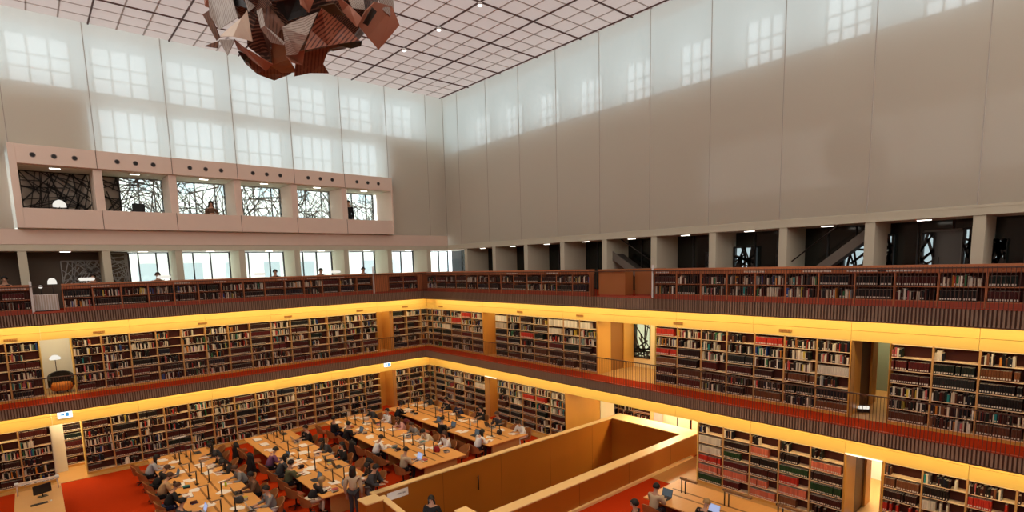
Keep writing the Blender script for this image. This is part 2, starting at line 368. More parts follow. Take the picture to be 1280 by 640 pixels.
# ------------------------------------------------------------------ lattice screens
def lattice(side, s0, s1, z0, z1, d, n, wd, m, seed, name='lattice_screen'):
    rr = random.Random(seed); b = MB(); t = wpt(side, 0, -0.03, 0)
    cx, cz = (s0+s1)/2, (z0+z1)/2
    for k in range(n):
        a = rr.uniform(0, PI); px = rr.uniform(s0, s1); pz = rr.uniform(z0, z1); dx, dz = math.cos(a), math.sin(a)
        ts = []
        for (p, dd, lo, hi) in ((px, dx, s0, s1), (pz, dz, z0, z1)):
            if abs(dd) < 1e-3: ts.append((-9, 9)); continue
            q = sorted(((lo-p)/dd, (hi-p)/dd)); ts.append(q)
        t0 = max(ts[0][0], ts[1][0]); t1 = min(ts[0][1], ts[1][1])
        t0 = max(t0, -rr.uniform(0.4, 1.4)); t1 = min(t1, rr.uniform(0.4, 1.4))
        if t1-t0 < 0.1: continue
        b.bar(wpt(side, px+dx*t0, d, pz+dz*t0), wpt(side, px+dx*t1, d, pz+dz*t1), wd*rr.uniform(0.7, 1.4), t)
    e = 0.02
    for A, B in (((s0, z0), (s1, z0)), ((s1, z0), (s1, z1)), ((s1, z1), (s0, z1)), ((s0, z1), (s0, z0))):
        b.bar(wpt(side, A[0], d, A[1]), wpt(side, B[0], d, B[1]), 0.04, t)
    return b.build(name, m)
def window_clear(side, s0, s1, z0, z1, d, muls, back=None):
    b = WB(side); b.w(s0, s1, d, d+0.012, z0, z1, 0)
    f = 0.05
    for a in (s0, s1-f, *muls): b.w(a, a+f, d-0.05, d+0.06, z0, z1, 1)
    b.w(s0, s1, d-0.05, d+0.06, z0, z0+0.05, 1); b.w(s0, s1, d-0.05, d+0.06, z1-0.05, z1, 1)
    mats = [PANE, FRAME]
    if back: b.w(s0+f, s1-f, d+0.10, d+0.12, z0+0.05, z1-0.05, 2); mats.append(back)
    nwin[0] += 1; struct('window_%d' % nwin[0], b, mats)
# --- left wall, lower row of bays behind the top-gallery parapet
d = BK['L']
b = MB(); b.box(14.35, -d-0.2, G2, XMAX, -d, 3.0); trim(b, mat('brown_wall', (0.13, 0.095, 0.065), 0.6))
for k in range(-1, 7):
    s = PL[2]-2.84*k
for i, s in enumerate(PL[3:]):            # bays to the right of pier s
    hi = s-0.15 if i else 14.35; lo_ = s-2.84+0.15
    if i == 0: hi = 14.35
    lo_ = max(lo_, -4.6)
    wdt = hi-lo_
    window_clear('L', lo_, hi, G2+0.02, 2.98, d, [lo_+wdt*0.36, lo_+wdt*0.68] if i % 2 else [lo_+wdt*0.3, lo_+wdt*0.74])
b = MB(); b.box(-6, -3.9, 3.0, XMAX, -3.3, 3.3); trim(b, PIER)
for side, s0, s1, z0, z1, seed, nm in (('L', 15.45, 16.9, 1.0, 2.6, 3, 'reflecting'), ('L', 14.4, 15.1, 1.0, 2.95, 4, 'dim')):
    lo = lattice(side, s0, s1, z0, z1, BK[side]-0.03, 34, 0.03, LATT, seed)  # the left fragment is a lattice reflection modelled as bars
    tag(lo, 'grey lattice fragment on the dark wall, %s of the two at far left' % ('the reflected leftmost' if seed == 3 else 'rightmost'), 'lattice screen')
# --- loggia on the left wall
n_l = 6; LX0, LX1 = 0.96, 18.2
b = MB()
b.box(LX0, -1.83-0.35, 6.52, LX1, -1.45, 7.28, 0)     # header
trim(b, LOGGIA, 0.01)
b = MB(); b.box(LX0, -1.80, 3.93, LX1, -1.45, 4.74); trim(b, LOGGIA, 0.01)
b = MB(); b.box(LX1-0.24, -3.4, 3.93, LX1, -1.44, 7.29); trim(b, LOGGIA, 0.01)
b = MB(); b.box(LX0, -3.4, 3.93, LX0+0.10, -1.44, 7.29); trim(b, LOGGIA, 0.01)
b = MB(); b.box(LX0, -3.7, 3.92, LX1, -1.6, 3.96); b.box(LX0, -3.7, 6.5, LX1, -1.7, 7.2); trim(b, PIER)
for s in PL[3:8]: pier('L', s, 3.95, 6.5, 1.62, 3.4, 0.32, LOGGIA, '')
b = MB()                                   # recessed panel seams and the round holes of the header
for s in PL[3:8]:
    b.box(s-0.012, -1.452, 6.52, s+0.012, -1.442, 7.28, 0); b.box(s-0.012, -1.452, 3.93, s+0.012, -1.442, 4.74, 0)
trim(b, mat('seam_dark', (0.20, 0.13, 0.10), 0.8))
HOLE = mat('vent_dark', (0.012, 0.010, 0.009), 0.5); HRIM = mat('vent_rim', (0.25, 0.18, 0.15), 0.5)
nh = 0
for i in range(6):
    c = PL[2]-2.84*i-1.42
    for q in (-0.68, 0.0, 0.68)[::-1]:
        nh += 1
        o = empty('air_vent', (c+q, -1.45, 6.88), 0, 'round black air nozzle in the loggia header, %s from the left' % ordn(nh), 'air vent', 'air nozzles along the loggia header')
        b = MB(); b.tube([(0, -0.02, 0), (0, 0.012, 0)], 0.085, 14); b.build('nozzle', HOLE, o)
        b = MB()
        for k in range(14):
            a, a2 = 2*PI*k/14, 2*PI*(k+1)/14
            b.quad([(math.cos(a)*.08, .016, math.sin(a)*.08), (math.cos(a)*.105, .012, math.sin(a)*.105), (math.cos(a2)*.105, .012, math.sin(a2)*.105), (math.cos(a2)*.08, .016, math.sin(a2)*.08)])
        b.build('rim', HRIM, o)
d = 3.32
sb('wall_loggia', 15.5, -3.6, 3.95, 18.0, -3.45, 6.5, mat('loggia_back', (0.48, 0.40, 0.32), 0.8))
for i in range(6):
    hi = PL[2]-2.84*i-0.16; lo_ = hi-2.52
    if i == 0:
        lo = lattice('L', lo_, hi-0.1, 4.0, 6.48, d, 60, 0.045, LATTD, 11)
        tag(lo, 'dark lattice screen in the leftmost loggia opening', 'lattice screen')
    else:
        h2 = hi if i > 1 else hi-0.75
        window_clear('L', lo_, h2, 3.97, 6.49, d+0.08, [lo_+(h2-lo_)*0.18, lo_+(h2-lo_)*0.55])
        lo = lattice('L', lo_, h2, 4.0, 6.46, d, 75 if i < 5 else 55, 0.035, LATT, 20+i)
        tag(lo, 'pale lattice screen before daylight, %s loggia opening from the left' % ordn(i+1), 'lattice screen', 'lattice screens of the loggia')
        if i == 1:
            sb('wall_loggia', h2, -3.6, 3.95, hi, -3.45, 6.5, MATS['loggia_back'])
            lo = lattice('L', h2, hi, 4.0, 6.46, d, 22, 0.04, LATTD, 40); tag(lo, 'narrow dark lattice panel left of the window, second loggia opening', 'lattice screen')
# --- right wall bays: dark glass, stairs and lattice reflections built as glowing panes
d = BK['R']
b = MB(); b.box(-d-0.15, -1.9, G2, -d, YMAX, 3.0, 0)
for i, s in enumerate(PR):
    for q in (0.95, 1.9): b.box(-d, s+q, G2, -d+0.05, s+q+0.05, 3.0, 1)
trim(b, [BLACK, FRAME])
b = MB(); b.box(-5.1, -4.0, G2, -5.0, 0.0, 3.0); trim(b, BLACK)
LR_ = [(5, 14.9+1.1, 1.45, 0.5, 1.5, 2.2), (6, 17.3, 1.5, 0.9, 0.75, 2.4), (6, 19.1, 0.5, 0.5, 0.6, 2.2), (7, 21.5, 1.0, 1.0, 0.6, 2.3), (8, 22.75, 0.3, 0.32, 0.9, 2.6), (8, 23.9, 0.3, 0.35, 0.9, 2.6), (8, 25.0, 0.5, 0.36, 0.6, 2.7), (9, 26.5, 1.0, 0.9, 0.7, 2.8), (9, 25.75, 0.4, 0.3, 1.2, 2.3)]
for j, (bi, s0, _, wdt, z0, z1) in enumerate(LR_):
    window_clear('R', s0, s0+wdt, z0, z1, d-0.20, [], REFLGLOW)  # glowing pane imitates a reflection, numbered along with the windows
    lo = lattice('R', s0, s0+wdt, z0, z1, d-0.27, 12+int(12*wdt), 0.07, LATTD, 60+j)
    tag(lo, 'pale blue lattice reflection built as screen, right gallery, %s from the left' % ordn(j+1), 'lattice screen', 'lattice reflections of the right gallery')
# grey door in the right bay
o = empty('door', (-d+0.02, 24.42, G2), PI/2, 'grey double door at the back of the right upper gallery', 'door')
b = MB(); b.box(-0.5, 0, 0, 0.5, 0.0-0.06, 2.15); b.build('door_leaf', mat('grey_door', (0.13, 0.12, 0.10), 0.5), o)
b = MB(); b.box(-0.56, -0.08, 0, -0.5, 0, 2.22); b.box(0.5, -0.08, 0, 0.56, 0, 2.22); b.box(-0.56, -0.08, 2.15, 0.56, 0, 2.22); b.build('door_frame', mat('door_frame_grey', (0.20, 0.18, 0.15), 0.5), o)
b = MB(); b.tube([(-0.06, -0.07, 1.0), (-0.06, -0.11, 1.0), (-0.06, -0.11, 1.3), (-0.06, -0.07, 1.3)], 0.012, 6); b.build('handle', DARKM, o)
def stairflight(s0, s1, zA, zB, lab):
    o = empty('staircase', (-4.05, (s0+s1)/2, G2), 0, lab, 'staircase')
    b = MB(); n = 12; sg = (s1-s0)
    A = Vector((0, s0-(s0+s1)/2, zA-G2)); B = Vector((0, s1-(s0+s1)/2, zB-G2))
    b.hexa([A+Vector((-.45, 0, -.2)), B+Vector((-.45, 0, -.2)), B+Vector((.35, 0, -.2)), A+Vector((.35, 0, -.2)), A+Vector((-.45, 0, 0)), B+Vector((-.45, 0, 0)), B+Vector((.35, 0, 0)), A+Vector((.35, 0, 0))])
    b.build('flight', mat('stair_concrete', (0.10, 0.085, 0.07), 0.8), o)
    b = MB(); b.hexa([A+Vector((.35, 0, -.28)), B+Vector((.35, 0, -.28)), B+Vector((.40, 0, -.28)), A+Vector((.40, 0, -.28)), A+Vector((.35, 0, .12)), B+Vector((.35, 0, .12)), B+Vector((.40, 0, .12)), A+Vector((.40, 0, .12))])
    b.build('stringer', mat('stair_edge', (0.17, 0.145, 0.115), 0.8), o)
    b = MB(); b.tube([A+Vector((.38, 0, 1.0)), B+Vector((.38, 0, 1.0))], 0.025, 6); b.build('handrail', DARKM, o)
stairflight(20.1, 22.6, 0.75, 2.75, 'grey staircase flight rising to the right behind the right gallery')
stairflight(11.6, 14.1, 2.3, 0.75, 'grey staircase flight descending to the right beside the solid wood counter')
# soffit downlights of the top gallery and the loggia
nd = {'L': 0, 'R': 0, 'G': 0}
DL_G = 'downlights along the galleries'
proto = None
def downlight(p, rz, lab):
    global proto
    if proto is None:
        proto = empty('downlight', p, rz, lab, 'downlight', DL_G)
        b = MB(); b.box(-0.21, -0.08, -0.03, 0.21, 0.08, 0.0); b.build('housing', mat('lamp_housing', (0.5, 0.48, 0.45), 0.5), proto)
        b = MB(); b.box(-0.18, -0.06, -0.045, 0.18, 0.06, -0.029); b.build('diffuser', LAMPW, proto)
    else: dup(proto, p, rz, lab, DL_G)
for i in range(8):
    downlight((PL[1]-2.84*i-1.42, -2.05, 3.0), 0, 'small lit ceiling downlight above the left gallery, %s from the left' % ordn(i+1))
for i in range(6):
    downlight((PL[2]-2.84*i-1.42, -2.0, 6.50), 0, 'small lit downlight in the loggia soffit, %s from the left' % ordn(i+1))
for i in range(11):
    downlight((-3.5, PR[i]+1.42, 3.0), PI/2, 'small lit ceiling downlight above the right gallery, %s from the left' % ordn(i+1))
# ceiling spot fixtures at grid crossings
sp_ = None
for i, (x, y) in enumerate([(3.01, 4.05), (3.01, 7.07), (3.01, 10.09), (6.02, 4.05), (6.02, 7.07), (9.03, 4.05), (12.04, 4.05), (3.01, 13.11)]):
    lab = 'bright ceiling spotlight at a grid crossing, %s from the hall corner' % ordn(i+1)
    if sp_ is None:
        sp_ = empty('ceiling_spotlight', (x, y, CEIL-0.05), 0, lab, 'spotlight', 'ceiling spotlights at grid crossings')
        b = MB(); b.lathe([(0.03, 0.02), (0.10, 0.0), (0.10, -0.10), (0.085, -0.11)], 12); b.build('housing', WPAINT, sp_)
        b = MB(); b.lathe([(0.08, -0.10), (0.08, -0.125)], 12); b.build('lens', emis('spot_lens', (1, 0.95, 0.88), 14.0), sp_)
    else: dup(sp_, (x, y, CEIL-0.05), 0, lab)
# ------------------------------------------------------------------ bookcases
PITCHB = 1.03; ROWS = 6
def case_protos(h, wdt, dep, rows, plinth, front, back, key):
    ms = {}; t = 0.024
    rowh = (h-plinth-t)/rows
    b = MB(); b.box(-t/2, 0, 0, t/2, dep, h); ms['side_panel'] = b.mesh('side_panel', mat('upright_maple', (0.56, 0.31, 0.115), 0.5) if front is SHELFW else front)
    b = MB(); b.box(-wdt/2+t/2, 0.004, 0, wdt/2-t/2, dep, t); ms['shelf'] = b.mesh('shelf', front)
    b = MB(); b.box(-wdt/2, dep, 0, wdt/2, dep+0.015, h); ms['back_panel'] = b.mesh('back_panel', back)
    b = MB(); b.box(-wdt/2, 0.01, 0, wdt/2, 0.04, plinth); ms['plinth'] = b.mesh('plinth', key)
    return ms, rowh
def place_case(ms, loc, rz, rowh, wdt, plinth, rows, label, group, name='bookcase', toppart=None, h=0):
    o = empty(name, loc, rz, label, name.replace('_', ' '), group)
    def put(n, me, p): c = link(n, me, o); c.location = p
    put('side_panel', ms['side_panel'], (-wdt/2+0.012, 0, 0)); put('side_panel', ms['side_panel'], (wdt/2-0.012, 0, 0))
    for k in range(rows+1): put('shelf', ms['shelf'], (0, 0, plinth+k*rowh))
    put('back_panel', ms['back_panel'], (0, 0, 0)); put('plinth', ms['plinth'], (0, 0, 0))
    if toppart: put('top', toppart, (0, 0, h))
    return o
BOOKS = []       # dicts: side,u(local x),thick,h,dep,col,label,base point,...
DK = [(.010, .010, .012), (.014, .010, .009), (.010, .016, .012), (.010, .012, .022), (.022, .009, .008), (.035, .012, .009), (.02, .02, .02)]
MAR = [(.075, .011, .008), (.055, .012, .009), (.10, .014, .013), (.058, .010, .008)]
BRN = [(.16, .055, .02), (.13, .045, .02), (.19, .07, .03), (.10, .035, .018)]
LITE = [(.72, .64, .50), (.62, .56, .46), (.78, .72, .60), (.55, .45, .33)]
BRT = [(.50, .035, .02), (.55, .20, .03), (.02, .06, .22), (.03, .16, .06), (.02, .20, .20), (.55, .42, .06), (.48, .10, .10), (.20, .20, .20), (.34, .30, .24)]
NAMES = {}
def cname(c):
    r, g, bl = c; m = max(c)
    if m < 0.026: return 'black'
    if m < 0.034 and bl >= r: return 'dark navy'
    if min(c) > 0.4: return 'cream'
    if r > .4 and g < .06: return 'red'
    if r > .4 and g > .3 and bl < .1: return 'yellow'
    if r > .4 and g > .12 and bl < .1: return 'orange'
    if r > .4 and bl > .25: return 'pale beige'
    if r > .4: return 'coral'
    if bl > .15 and g > .15 and r < .1: return 'teal'
    if bl > .15 and r < .1: return 'blue'
    if g > .12 and r < .1: return 'green'
    if r > .055 and g < .03: return 'maroon'
    if r > .09 and g < .09: return 'brown'
    if m > .25: return 'beige'
    if m > .15: return 'grey'
    return 'dark brown' if r > bl+.004 else 'dark grey'
def fill_row(wdt, rowh, style, rr, dens):
    """list of (u0, t, h, col, label?)"""
    out = []; u = -wdt/2+0.035; end = wdt/2-0.03; lim = u+(end-u)*dens
    base = rr.choice(MAR if style == 'maroon' else BRN if style == 'brown' else DK)
    hh = rowh*rr.uniform(0.70, 0.86)
    if style == 'red': base = (.50, .035, .02)
    if style == 'coral': base = (.62, .16, .09)
    if style == 'cream': base = rr.choice(LITE)
    if style == 'green': base = (.02, .055, .02)
    while u < lim:
        if style in ('dark', 'maroon', 'brown', 'red', 'coral', 'cream', 'green'):
            t = rr.uniform(0.045, 0.062); k = rr.uniform(.85, 1.15); c = tuple(min(1, q*k) for q in base); h = hh*rr.uniform(.985, 1.0); lab = style not in ('cream',)
            if rr.random() < 0.05: u += rr.uniform(.0, .05)
        else:
            t = rr.uniform(0.022, 0.06); h = rowh*rr.uniform(0.58, 0.88); lab = rr.random() < 0.35
            q = rr.random()
            pool = DK if q < .56 else MAR if q < .66 else BRN if q < .73 else LITE if q < .89 else BRT
            if style == 'lightmix': pool = DK if q < .30 else LITE if q < .66 else BRT if q < .86 else MAR
            c = rr.choice(pool); k = rr.uniform(.8, 1.2); c = tuple(min(1, x*k) for x in c)
            if rr.random() < 0.07: u += rr.uniform(.03, .12)
        if u+t > end: break
        out.append((u, t, h, c, lab)); u += t+0.0015
    return out
def book_prof(u, t, dep):                 # rounded spine toward the room (-y)
    return [(u, 0.012), (u+t*0.25, 0.002), (u+t*0.75, 0.002), (u+t, 0.012), (u+t, dep), (u, dep)]
def place_books(side, loc, rz, wdt, rowh, rows, plinth, rr, style_fn, phrase, nshelf_names):
    M = Matrix.Translation(loc) @ Matrix.Rotation(rz, 4, 'Z')
    for k in range(rows):                 # k = 0 at the top
        st, dens = style_fn(rr, k)
        z = plinth+(rows-1-k)*rowh+0.024
        for n, (u, t, h, c, lab) in enumerate(fill_row(wdt, rowh-0.03, st, rr, dens)):
            BOOKS.append(dict(M=M, u=u, t=t, h=h, z=z, c=c, lab=lab, n=n+1, row=k, phrase=phrase, names=nshelf_names, dep=0.20+0.03*rr.random()))
STY = ['mix', 'mix', 'dark', 'maroon', 'brown', 'lightmix', 'cream', 'red', 'green', 'dark']
def style_L(rr, k):
    return rr.choice(['mix', 'mix', 'lightmix', 'lightmix', 'dark', 'mix', 'maroon'] if k < 3 else ['mix', 'mix', 'mix', 'dark', 'maroon', 'maroon']), rr.choice([.45, .6, .7, .85, .95, .95])
def style_R(rr, k):
    return rr.choice(['mix', 'mix', 'lightmix', 'lightmix', 'lightmix', 'mix', 'lightmix', 'cream', 'dark', 'red'] if k < 3 else ['mix', 'dark', 'dark', 'maroon', 'mix', 'brown']), rr.choice([.6, .8, .9, 1, 1])
def style_sets(rr, k):
    if k == 0: return 'mix', rr.choice([.2, .25, .7])
    return rr.choice(['dark', 'brown', 'maroon', 'dark', 'dark', 'mix']), rr.choice([.9, 1, 1])
def style_RL(rr, k):
    if k == 0: return 'mix', rr.choice([.2, .3, .7])
    return rr.choice(['maroon', 'dark', 'red', 'coral', 'green', 'dark', 'mix', 'cream', 'brown']), rr.choice([.6, .9, 1, 1])
H = 2.455; PL_H = 0.10; RISE = 0.10
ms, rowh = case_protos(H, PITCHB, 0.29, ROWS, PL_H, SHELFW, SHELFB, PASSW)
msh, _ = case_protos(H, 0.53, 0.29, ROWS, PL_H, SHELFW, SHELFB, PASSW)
NROW = ['top', 'second', 'third', 'fourth', 'fifth', 'bottom']
def run(side, lvl, starts, sty, cgroup, loclab, seed, phr, pitch=None, flip=False):
    """starts: list of (s_center, width); ordered left to right in the photo"""
    z0 = {'U': G1, 'D': FLOOR+0.01}[lvl]
    for i, (s, wd) in enumerate(starts):
        loc = wpt(side, s, SP[side], z0); rz = WROT[side]
        lab = loclab % ordn(i+1)
        half = wd < 0.8
        hh = (H if lvl == 'U' else 2.455)
        place_case(msh if half else ms, loc, rz, rowh, 0.53 if half else PITCHB, PL_H, ROWS, lab, cgroup)
        rr = random.Random(seed*100+i)
        place_books(side, loc, rz, 0.53 if half else PITCHB, rowh, ROWS, PL_H, rr, sty, phr % ordn(i+1), NROW)
seq = lambda a, n, p=PITCHB: [(a+p*(k+.5), PITCHB) for k in range(n)]
# left wall, listed left to right in the photo (x decreasing)
LB = [18.04+1.03*2.5-1.03*k for k in range(3)]
run('L', 'U', [(x, 1.03) for x in (20.63, 19.595, 18.56)], style_L, 'maple bookcases of the left upper gallery', 'maple bookcase of the left upper gallery, %s from left, left of the armchair opening', 1, 'left upper gallery bookcase %s from left')
run('L', 'U', [(2.51+1.033*(k+.5), 1.03) for k in range(13, -1, -1)], style_L, 'maple bookcases of the left upper gallery', 'maple bookcase of the left upper gallery, %s right of the armchair opening', 2, 'upper left gallery bookcase %s after the opening')
run('L', 'U', [(1.02, 1.03), (-0.012, 1.03), (-0.795, 0.5)], style_L, 'maple bookcases of the left upper gallery', 'maple bookcase of the left upper gallery, %s right of the wood passage by the corner', 3, 'upper left corner bookcase %s')
run('L', 'D', [(x, 1.03) for x in (20.63, 19.595, 18.56)], style_L, 'maple bookcases of the left ground floor wall', 'ground floor maple bookcase on the left wall, %s from left, left of the white passage', 4, 'left ground floor bookcase %s from left')
run('L', 'D', [(2.51+1.033*(k+.5), 1.03) for k in range(13, -1, -1)], style_L, 'maple bookcases of the left ground floor wall', 'ground floor maple bookcase on the left wall, %s right of the white passage', 5, 'left ground floor bookcase %s after the passage')
run('L', 'D', [(1.02, 1.03), (-0.012, 1.03), (-0.795, 0.5)], style_L, 'maple bookcases of the left ground floor wall', 'ground floor maple bookcase on the left wall, %s right of the corner wood passage', 6, 'left ground floor corner bookcase %s')
# right wall (y increasing)
run('R', 'U', [(-1.0, 0.5)]+seq(-0.69, 5), style_R, 'maple bookcases of the right upper gallery', 'maple bookcase of the right upper gallery, %s from the corner', 7, 'right upper gallery bookcase %s from corner')
run('R', 'U', seq(5.55, 7, 1.033), style_R, 'maple bookcases of the right upper gallery', 'maple bookcase of the right upper gallery, %s right of the narrow wood passage', 8, 'right upper gallery bookcase %s before the lobby')
run('R', 'U', seq(15.88, 7, 1.031), style_R, 'maple bookcases of the right upper gallery', 'maple bookcase of the right upper gallery, %s right of the lattice window', 9, 'upper bookcase %s right of the lattice window')
run('R', 'U', seq(24.11, 5), style_sets, 'maple bookcases of the right upper gallery', 'maple bookcase of the right upper gallery, %s right of the rightmost passage', 10, 'upper bookcase %s right of rightmost passage')
run('R', 'D', [(-1.0, 0.5)]+seq(-0.62, 5), style_R, 'maple bookcases of the right ground floor wall', 'ground floor maple bookcase on the right wall, %s from the corner', 11, 'right ground floor bookcase %s from corner')
run('R', 'D', seq(5.57, 5, 1.04), style_R, 'maple bookcases of the right ground floor wall', 'ground floor maple bookcase on the right wall, %s right of the narrow passage', 12, 'right ground floor bookcase %s before the stairwell')
run('R', 'D', seq(17.885, 5, 1.031), style_RL, 'maple bookcases of the right ground floor wall', 'ground floor maple bookcase on the right wall, %s right of the stairwell', 13, 'ground floor bookcase %s right of the stairwell')
run('R', 'D', seq(24.06, 5), style_RL, 'maple bookcases of the right ground floor wall', 'ground floor maple bookcase on the right wall, %s right of the rightmost doorway', 14, 'ground floor bookcase %s right of rightmost doorway')
# ------------------------------------------------------------------ low bookcases of the top-gallery parapet
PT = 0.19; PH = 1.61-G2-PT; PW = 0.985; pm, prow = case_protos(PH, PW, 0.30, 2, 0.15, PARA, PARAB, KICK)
b = MB(); b.box(-PW/2, -0.03, 0, PW/2, 0.36, PT); ptop = b.mesh('top', PARA)
def style_P(rr, k): return rr.choice(['dark', 'maroon', 'mix', 'lightmix', 'dark', 'mix']), rr.choice([.8, .95, 1, 1])
def prun(side, cs, lab, seed, phr):
    for i, s in enumerate(cs):
        loc = wpt(side, s, 0.03, G2); rz = WROT[side]
        place_case(pm, loc, rz, prow, PW, 0.15, 2, lab % ordn(i+1), 'low bookcases forming the top gallery parapet', 'low_bookcase', ptop, PH)
        place_books(side, loc, rz, PW, prow, 2, 0.15, random.Random(seed*50+i), style_P, phr % ordn(i+1), ['upper', 'lower'])
prun('L', [20.55, 19.565, 18.58], 'low red-brown parapet bookcase, top gallery left, %s from left, left of the gap', 21, 'far left parapet bookcase %s')
prun('L', [3.32+PW*(k+.5) for k in range(13, -1, -1)], 'low red-brown parapet bookcase, top gallery left, %s right of the gap', 22, 'left parapet bookcase %s after the gap')
prun('L', [1.83, 0.84], 'low red-brown parapet bookcase, top gallery left, %s right of the solid end block', 23, 'left corner parapet bookcase %s')
prun('R', [0.40+PW*(k-.0)+.5 for k in range(13)], 'low red-brown parapet bookcase, top gallery right, %s from the corner', 24, 'right parapet bookcase %s from corner')
prun('R', [16.47+PW*(k+.5) for k in range(14)], 'low red-brown parapet bookcase, top gallery right, %s right of the gap', 25, 'right parapet bookcase %s after the gap')
def counter(name, side, s0, s1, d0, d1, lab, m=PARA):
    c = (s0+s1)/2; o = empty(name, wpt(side, c, d0, G2), WROT[side], lab, 'counter'); wd = abs(s1-s0)
    b = MB(); b.box(-wd/2, 0, 0.08, wd/2, d1-d0, 1.06); b.build('body', m, o, 0.008)
    b = MB(); b.box(-wd/2-0.02, -0.03, 1.06, wd/2+0.02, d1-d0+0.02, 1.13); b.build('top', m, o, 0.006)
    b = MB(); b.box(-wd/2+0.02, 0.02, 0, wd/2-0.02, d1-d0-0.02, 0.08); b.build('plinth', KICK, o)
COUNT = mat('counter_wood', (0.36, 0.125, 0.035), 0.45, noise_amt=0.06, nscale=2)
counter('counter_block', 'L', 2.36, 3.28, 0.0, 0.5, 'solid brown parapet block between low bookcases, left top gallery')
counter('counter_block', 'L', -0.33, 0.33, 0.02, 0.5, 'solid brown corner block where the two parapets meet')
counter('counter_block', 'R', 13.75, 15.12, 0.0, 0.55, 'solid orange-brown wood counter block beside the right parapet gap', COUNT)
counter('counter_block', 'R', 15.16, 16.15, 0.6, 1.3, 'second wood counter block set back behind the right parapet gap', COUNT)
for side, s0, s1 in (('L', 17.12, 18.08), ('R', 15.15, 16.45)):
    b = WB(side); b.w(s0, s1, -0.01, 0.02, G2, G2+0.06); trim(b, KICK)
o = MB(); o.box(-0.05, -0.04, 0, 0.05, 0.04, 2.4)
b = MB(); b.box(18.02, -0.12, G2, 18.10, 0.0, 1.75); trim(b, WPAINT); b = MB(); b.box(3.27, -0.02, G2, 3.33, 0.04, 2.0); trim(b, WPAINT)  # white of the first post stands in for light on the wood end panel
b = MB(); b.box(-0.05, 16.40, G2, 0.02, 16.47, 1.75); trim(b, WPAINT)
# printed strips (shelf-mark rails) on the parapet tops
SIGNG = 'white shelf-mark strips on the parapet'
def strip(side, s, L_, i, lab):
    o = empty('shelf_mark_strip', wpt(side, s, -0.001, 1.44), WROT[side], lab, 'sign', SIGNG)
    b = MB(); b.box(-L_/2, -0.012, 0, L_/2, 0.0, 0.05); b.build('plate', PAPER, o)
    b = MB()
    k = -L_/2+0.04
    while k < L_/2-0.06: b.box(k, -0.014, 0.018, k+0.035, -0.012, 0.032); k += 0.06
    b.build('print', mat('print_grey', (0.25, 0.2, 0.18), 0.8), o)['kind'] = 'stuff'
i = 0
for px, ww in ((8, 1.1), (125, .62), (228, .6), (275, .55), (353, .5), (390, .5), (422, .8)):
    x = at_y(px, 355, 0).x; i += 1; strip('L', x, ww, i, 'white shelf-mark strip along the left parapet bookcases, %s from left' % ordn(i))
i = 0
for px, ww in ((640, .9), (690, .8), (828, .55), (943, .7), (1021, .8), (1083, 1.0), (1124, 1.0)):
    y = at_x(px, 340, 0).y; i += 1; strip('R', y, ww, i, 'white shelf-mark strip along the right parapet bookcases, %s from left' % ordn(i))
# thin railing bars
for side in 'LR':
    L = LEN[side]
    for z0, z1, zr in ((G1, G1+1.02, True), (G2, 1.56, False)):
        o = empty('railing', wpt(side, L/2, 0, z0), 0, '%s railing of thin dark bars along the %s %s gallery' % ('bronze' if zr else 'slim', SN[side], 'middle' if zr else 'top'), 'railing')
        b = WB(side); s = 0.05; off = wpt(side, L/2, 0, z0)
        while s < L:
            if zr or not ((side == 'L' and 17.1 < s < 18.1) or (side == 'R' and 13.7 < s < 16.45)):
                b.w(s-0.006, s+0.006, -0.085, -0.073, z0-0.4 if not zr else z0, z1)
            s += 0.0885*1.0
        b.v = [tuple(Vector(v)-off) for v in b.v]; b.build('bars', BARM, o)['kind'] = 'stuff'
        b = WB(side); b.w(-0.08, L, -0.10, -0.06, z1, z1+0.035); b.v = [tuple(Vector(v)-off) for v in b.v]
        if zr: b.build('handrail', BARM, o)
        else: b.v = [(v[0], v[1], v[2]-0.05) for v in b.v]; b.build('top_rail', BARM, o)
# ------------------------------------------------------------------ passages
def reveal(side, s, z0, z1, d0, d1, m=PASSW, t=0.06):
    b = WB(side); b.w(s-t, s, d0, d1, z0, z1); trim(b, m)
for z0, z1 in ((G1, -0.72), (FLOOR, -4.38)):
    reveal('R', 4.52, z0, z1, 1.0, 2.5); reveal('R', 5.60, z0, z1, 1.0, 2.5, t=0.05)
    reveal('L', 1.53, z0, z1, 1.3, 2.6); reveal('L', 2.56, z0, z1, 1.3, 2.6, t=0.05)
    sb('wall_passage', -2.6, 4.4, z0, -2.5, 5.7, z1, PASSW); sb('wall_passage', 1.4, -2.7, z0, 2.6, -2.6, z1, PASSW)
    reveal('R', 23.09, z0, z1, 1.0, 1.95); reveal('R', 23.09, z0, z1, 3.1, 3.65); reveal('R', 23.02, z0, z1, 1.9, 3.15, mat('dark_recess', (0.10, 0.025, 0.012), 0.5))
    reveal('R', 24.14, z0, z1, 1.0, 1.32, t=0.05)
    reveal('L', 18.07, z0, z1, 1.3, 2.2, WHITE if z0 < -5 else MAPLE, t=0.06); reveal('L', 17.00, z0, z1, 1.3, 2.2, MAPLE, t=0.05)
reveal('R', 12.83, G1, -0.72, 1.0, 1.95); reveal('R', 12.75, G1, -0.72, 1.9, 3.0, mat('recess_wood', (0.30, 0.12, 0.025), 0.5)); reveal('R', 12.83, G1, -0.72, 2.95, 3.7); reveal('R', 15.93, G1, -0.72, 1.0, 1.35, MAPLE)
reveal('R', 10.80, FLOOR, -4.38, 1.0, 3.6); reveal('R', 17.90, FLOOR, -4.38, 1.0, 1.35, MAPLE)
b = MB(); b.box(-3.85, 13.80, G1, -3.7, 16.5, -0.72); b.box(-3.85, 12.6, G1, -3.7, 13.80, -2.72); trim(b, mat('pale_maple', (0.78, 0.60, 0.30), 0.5))
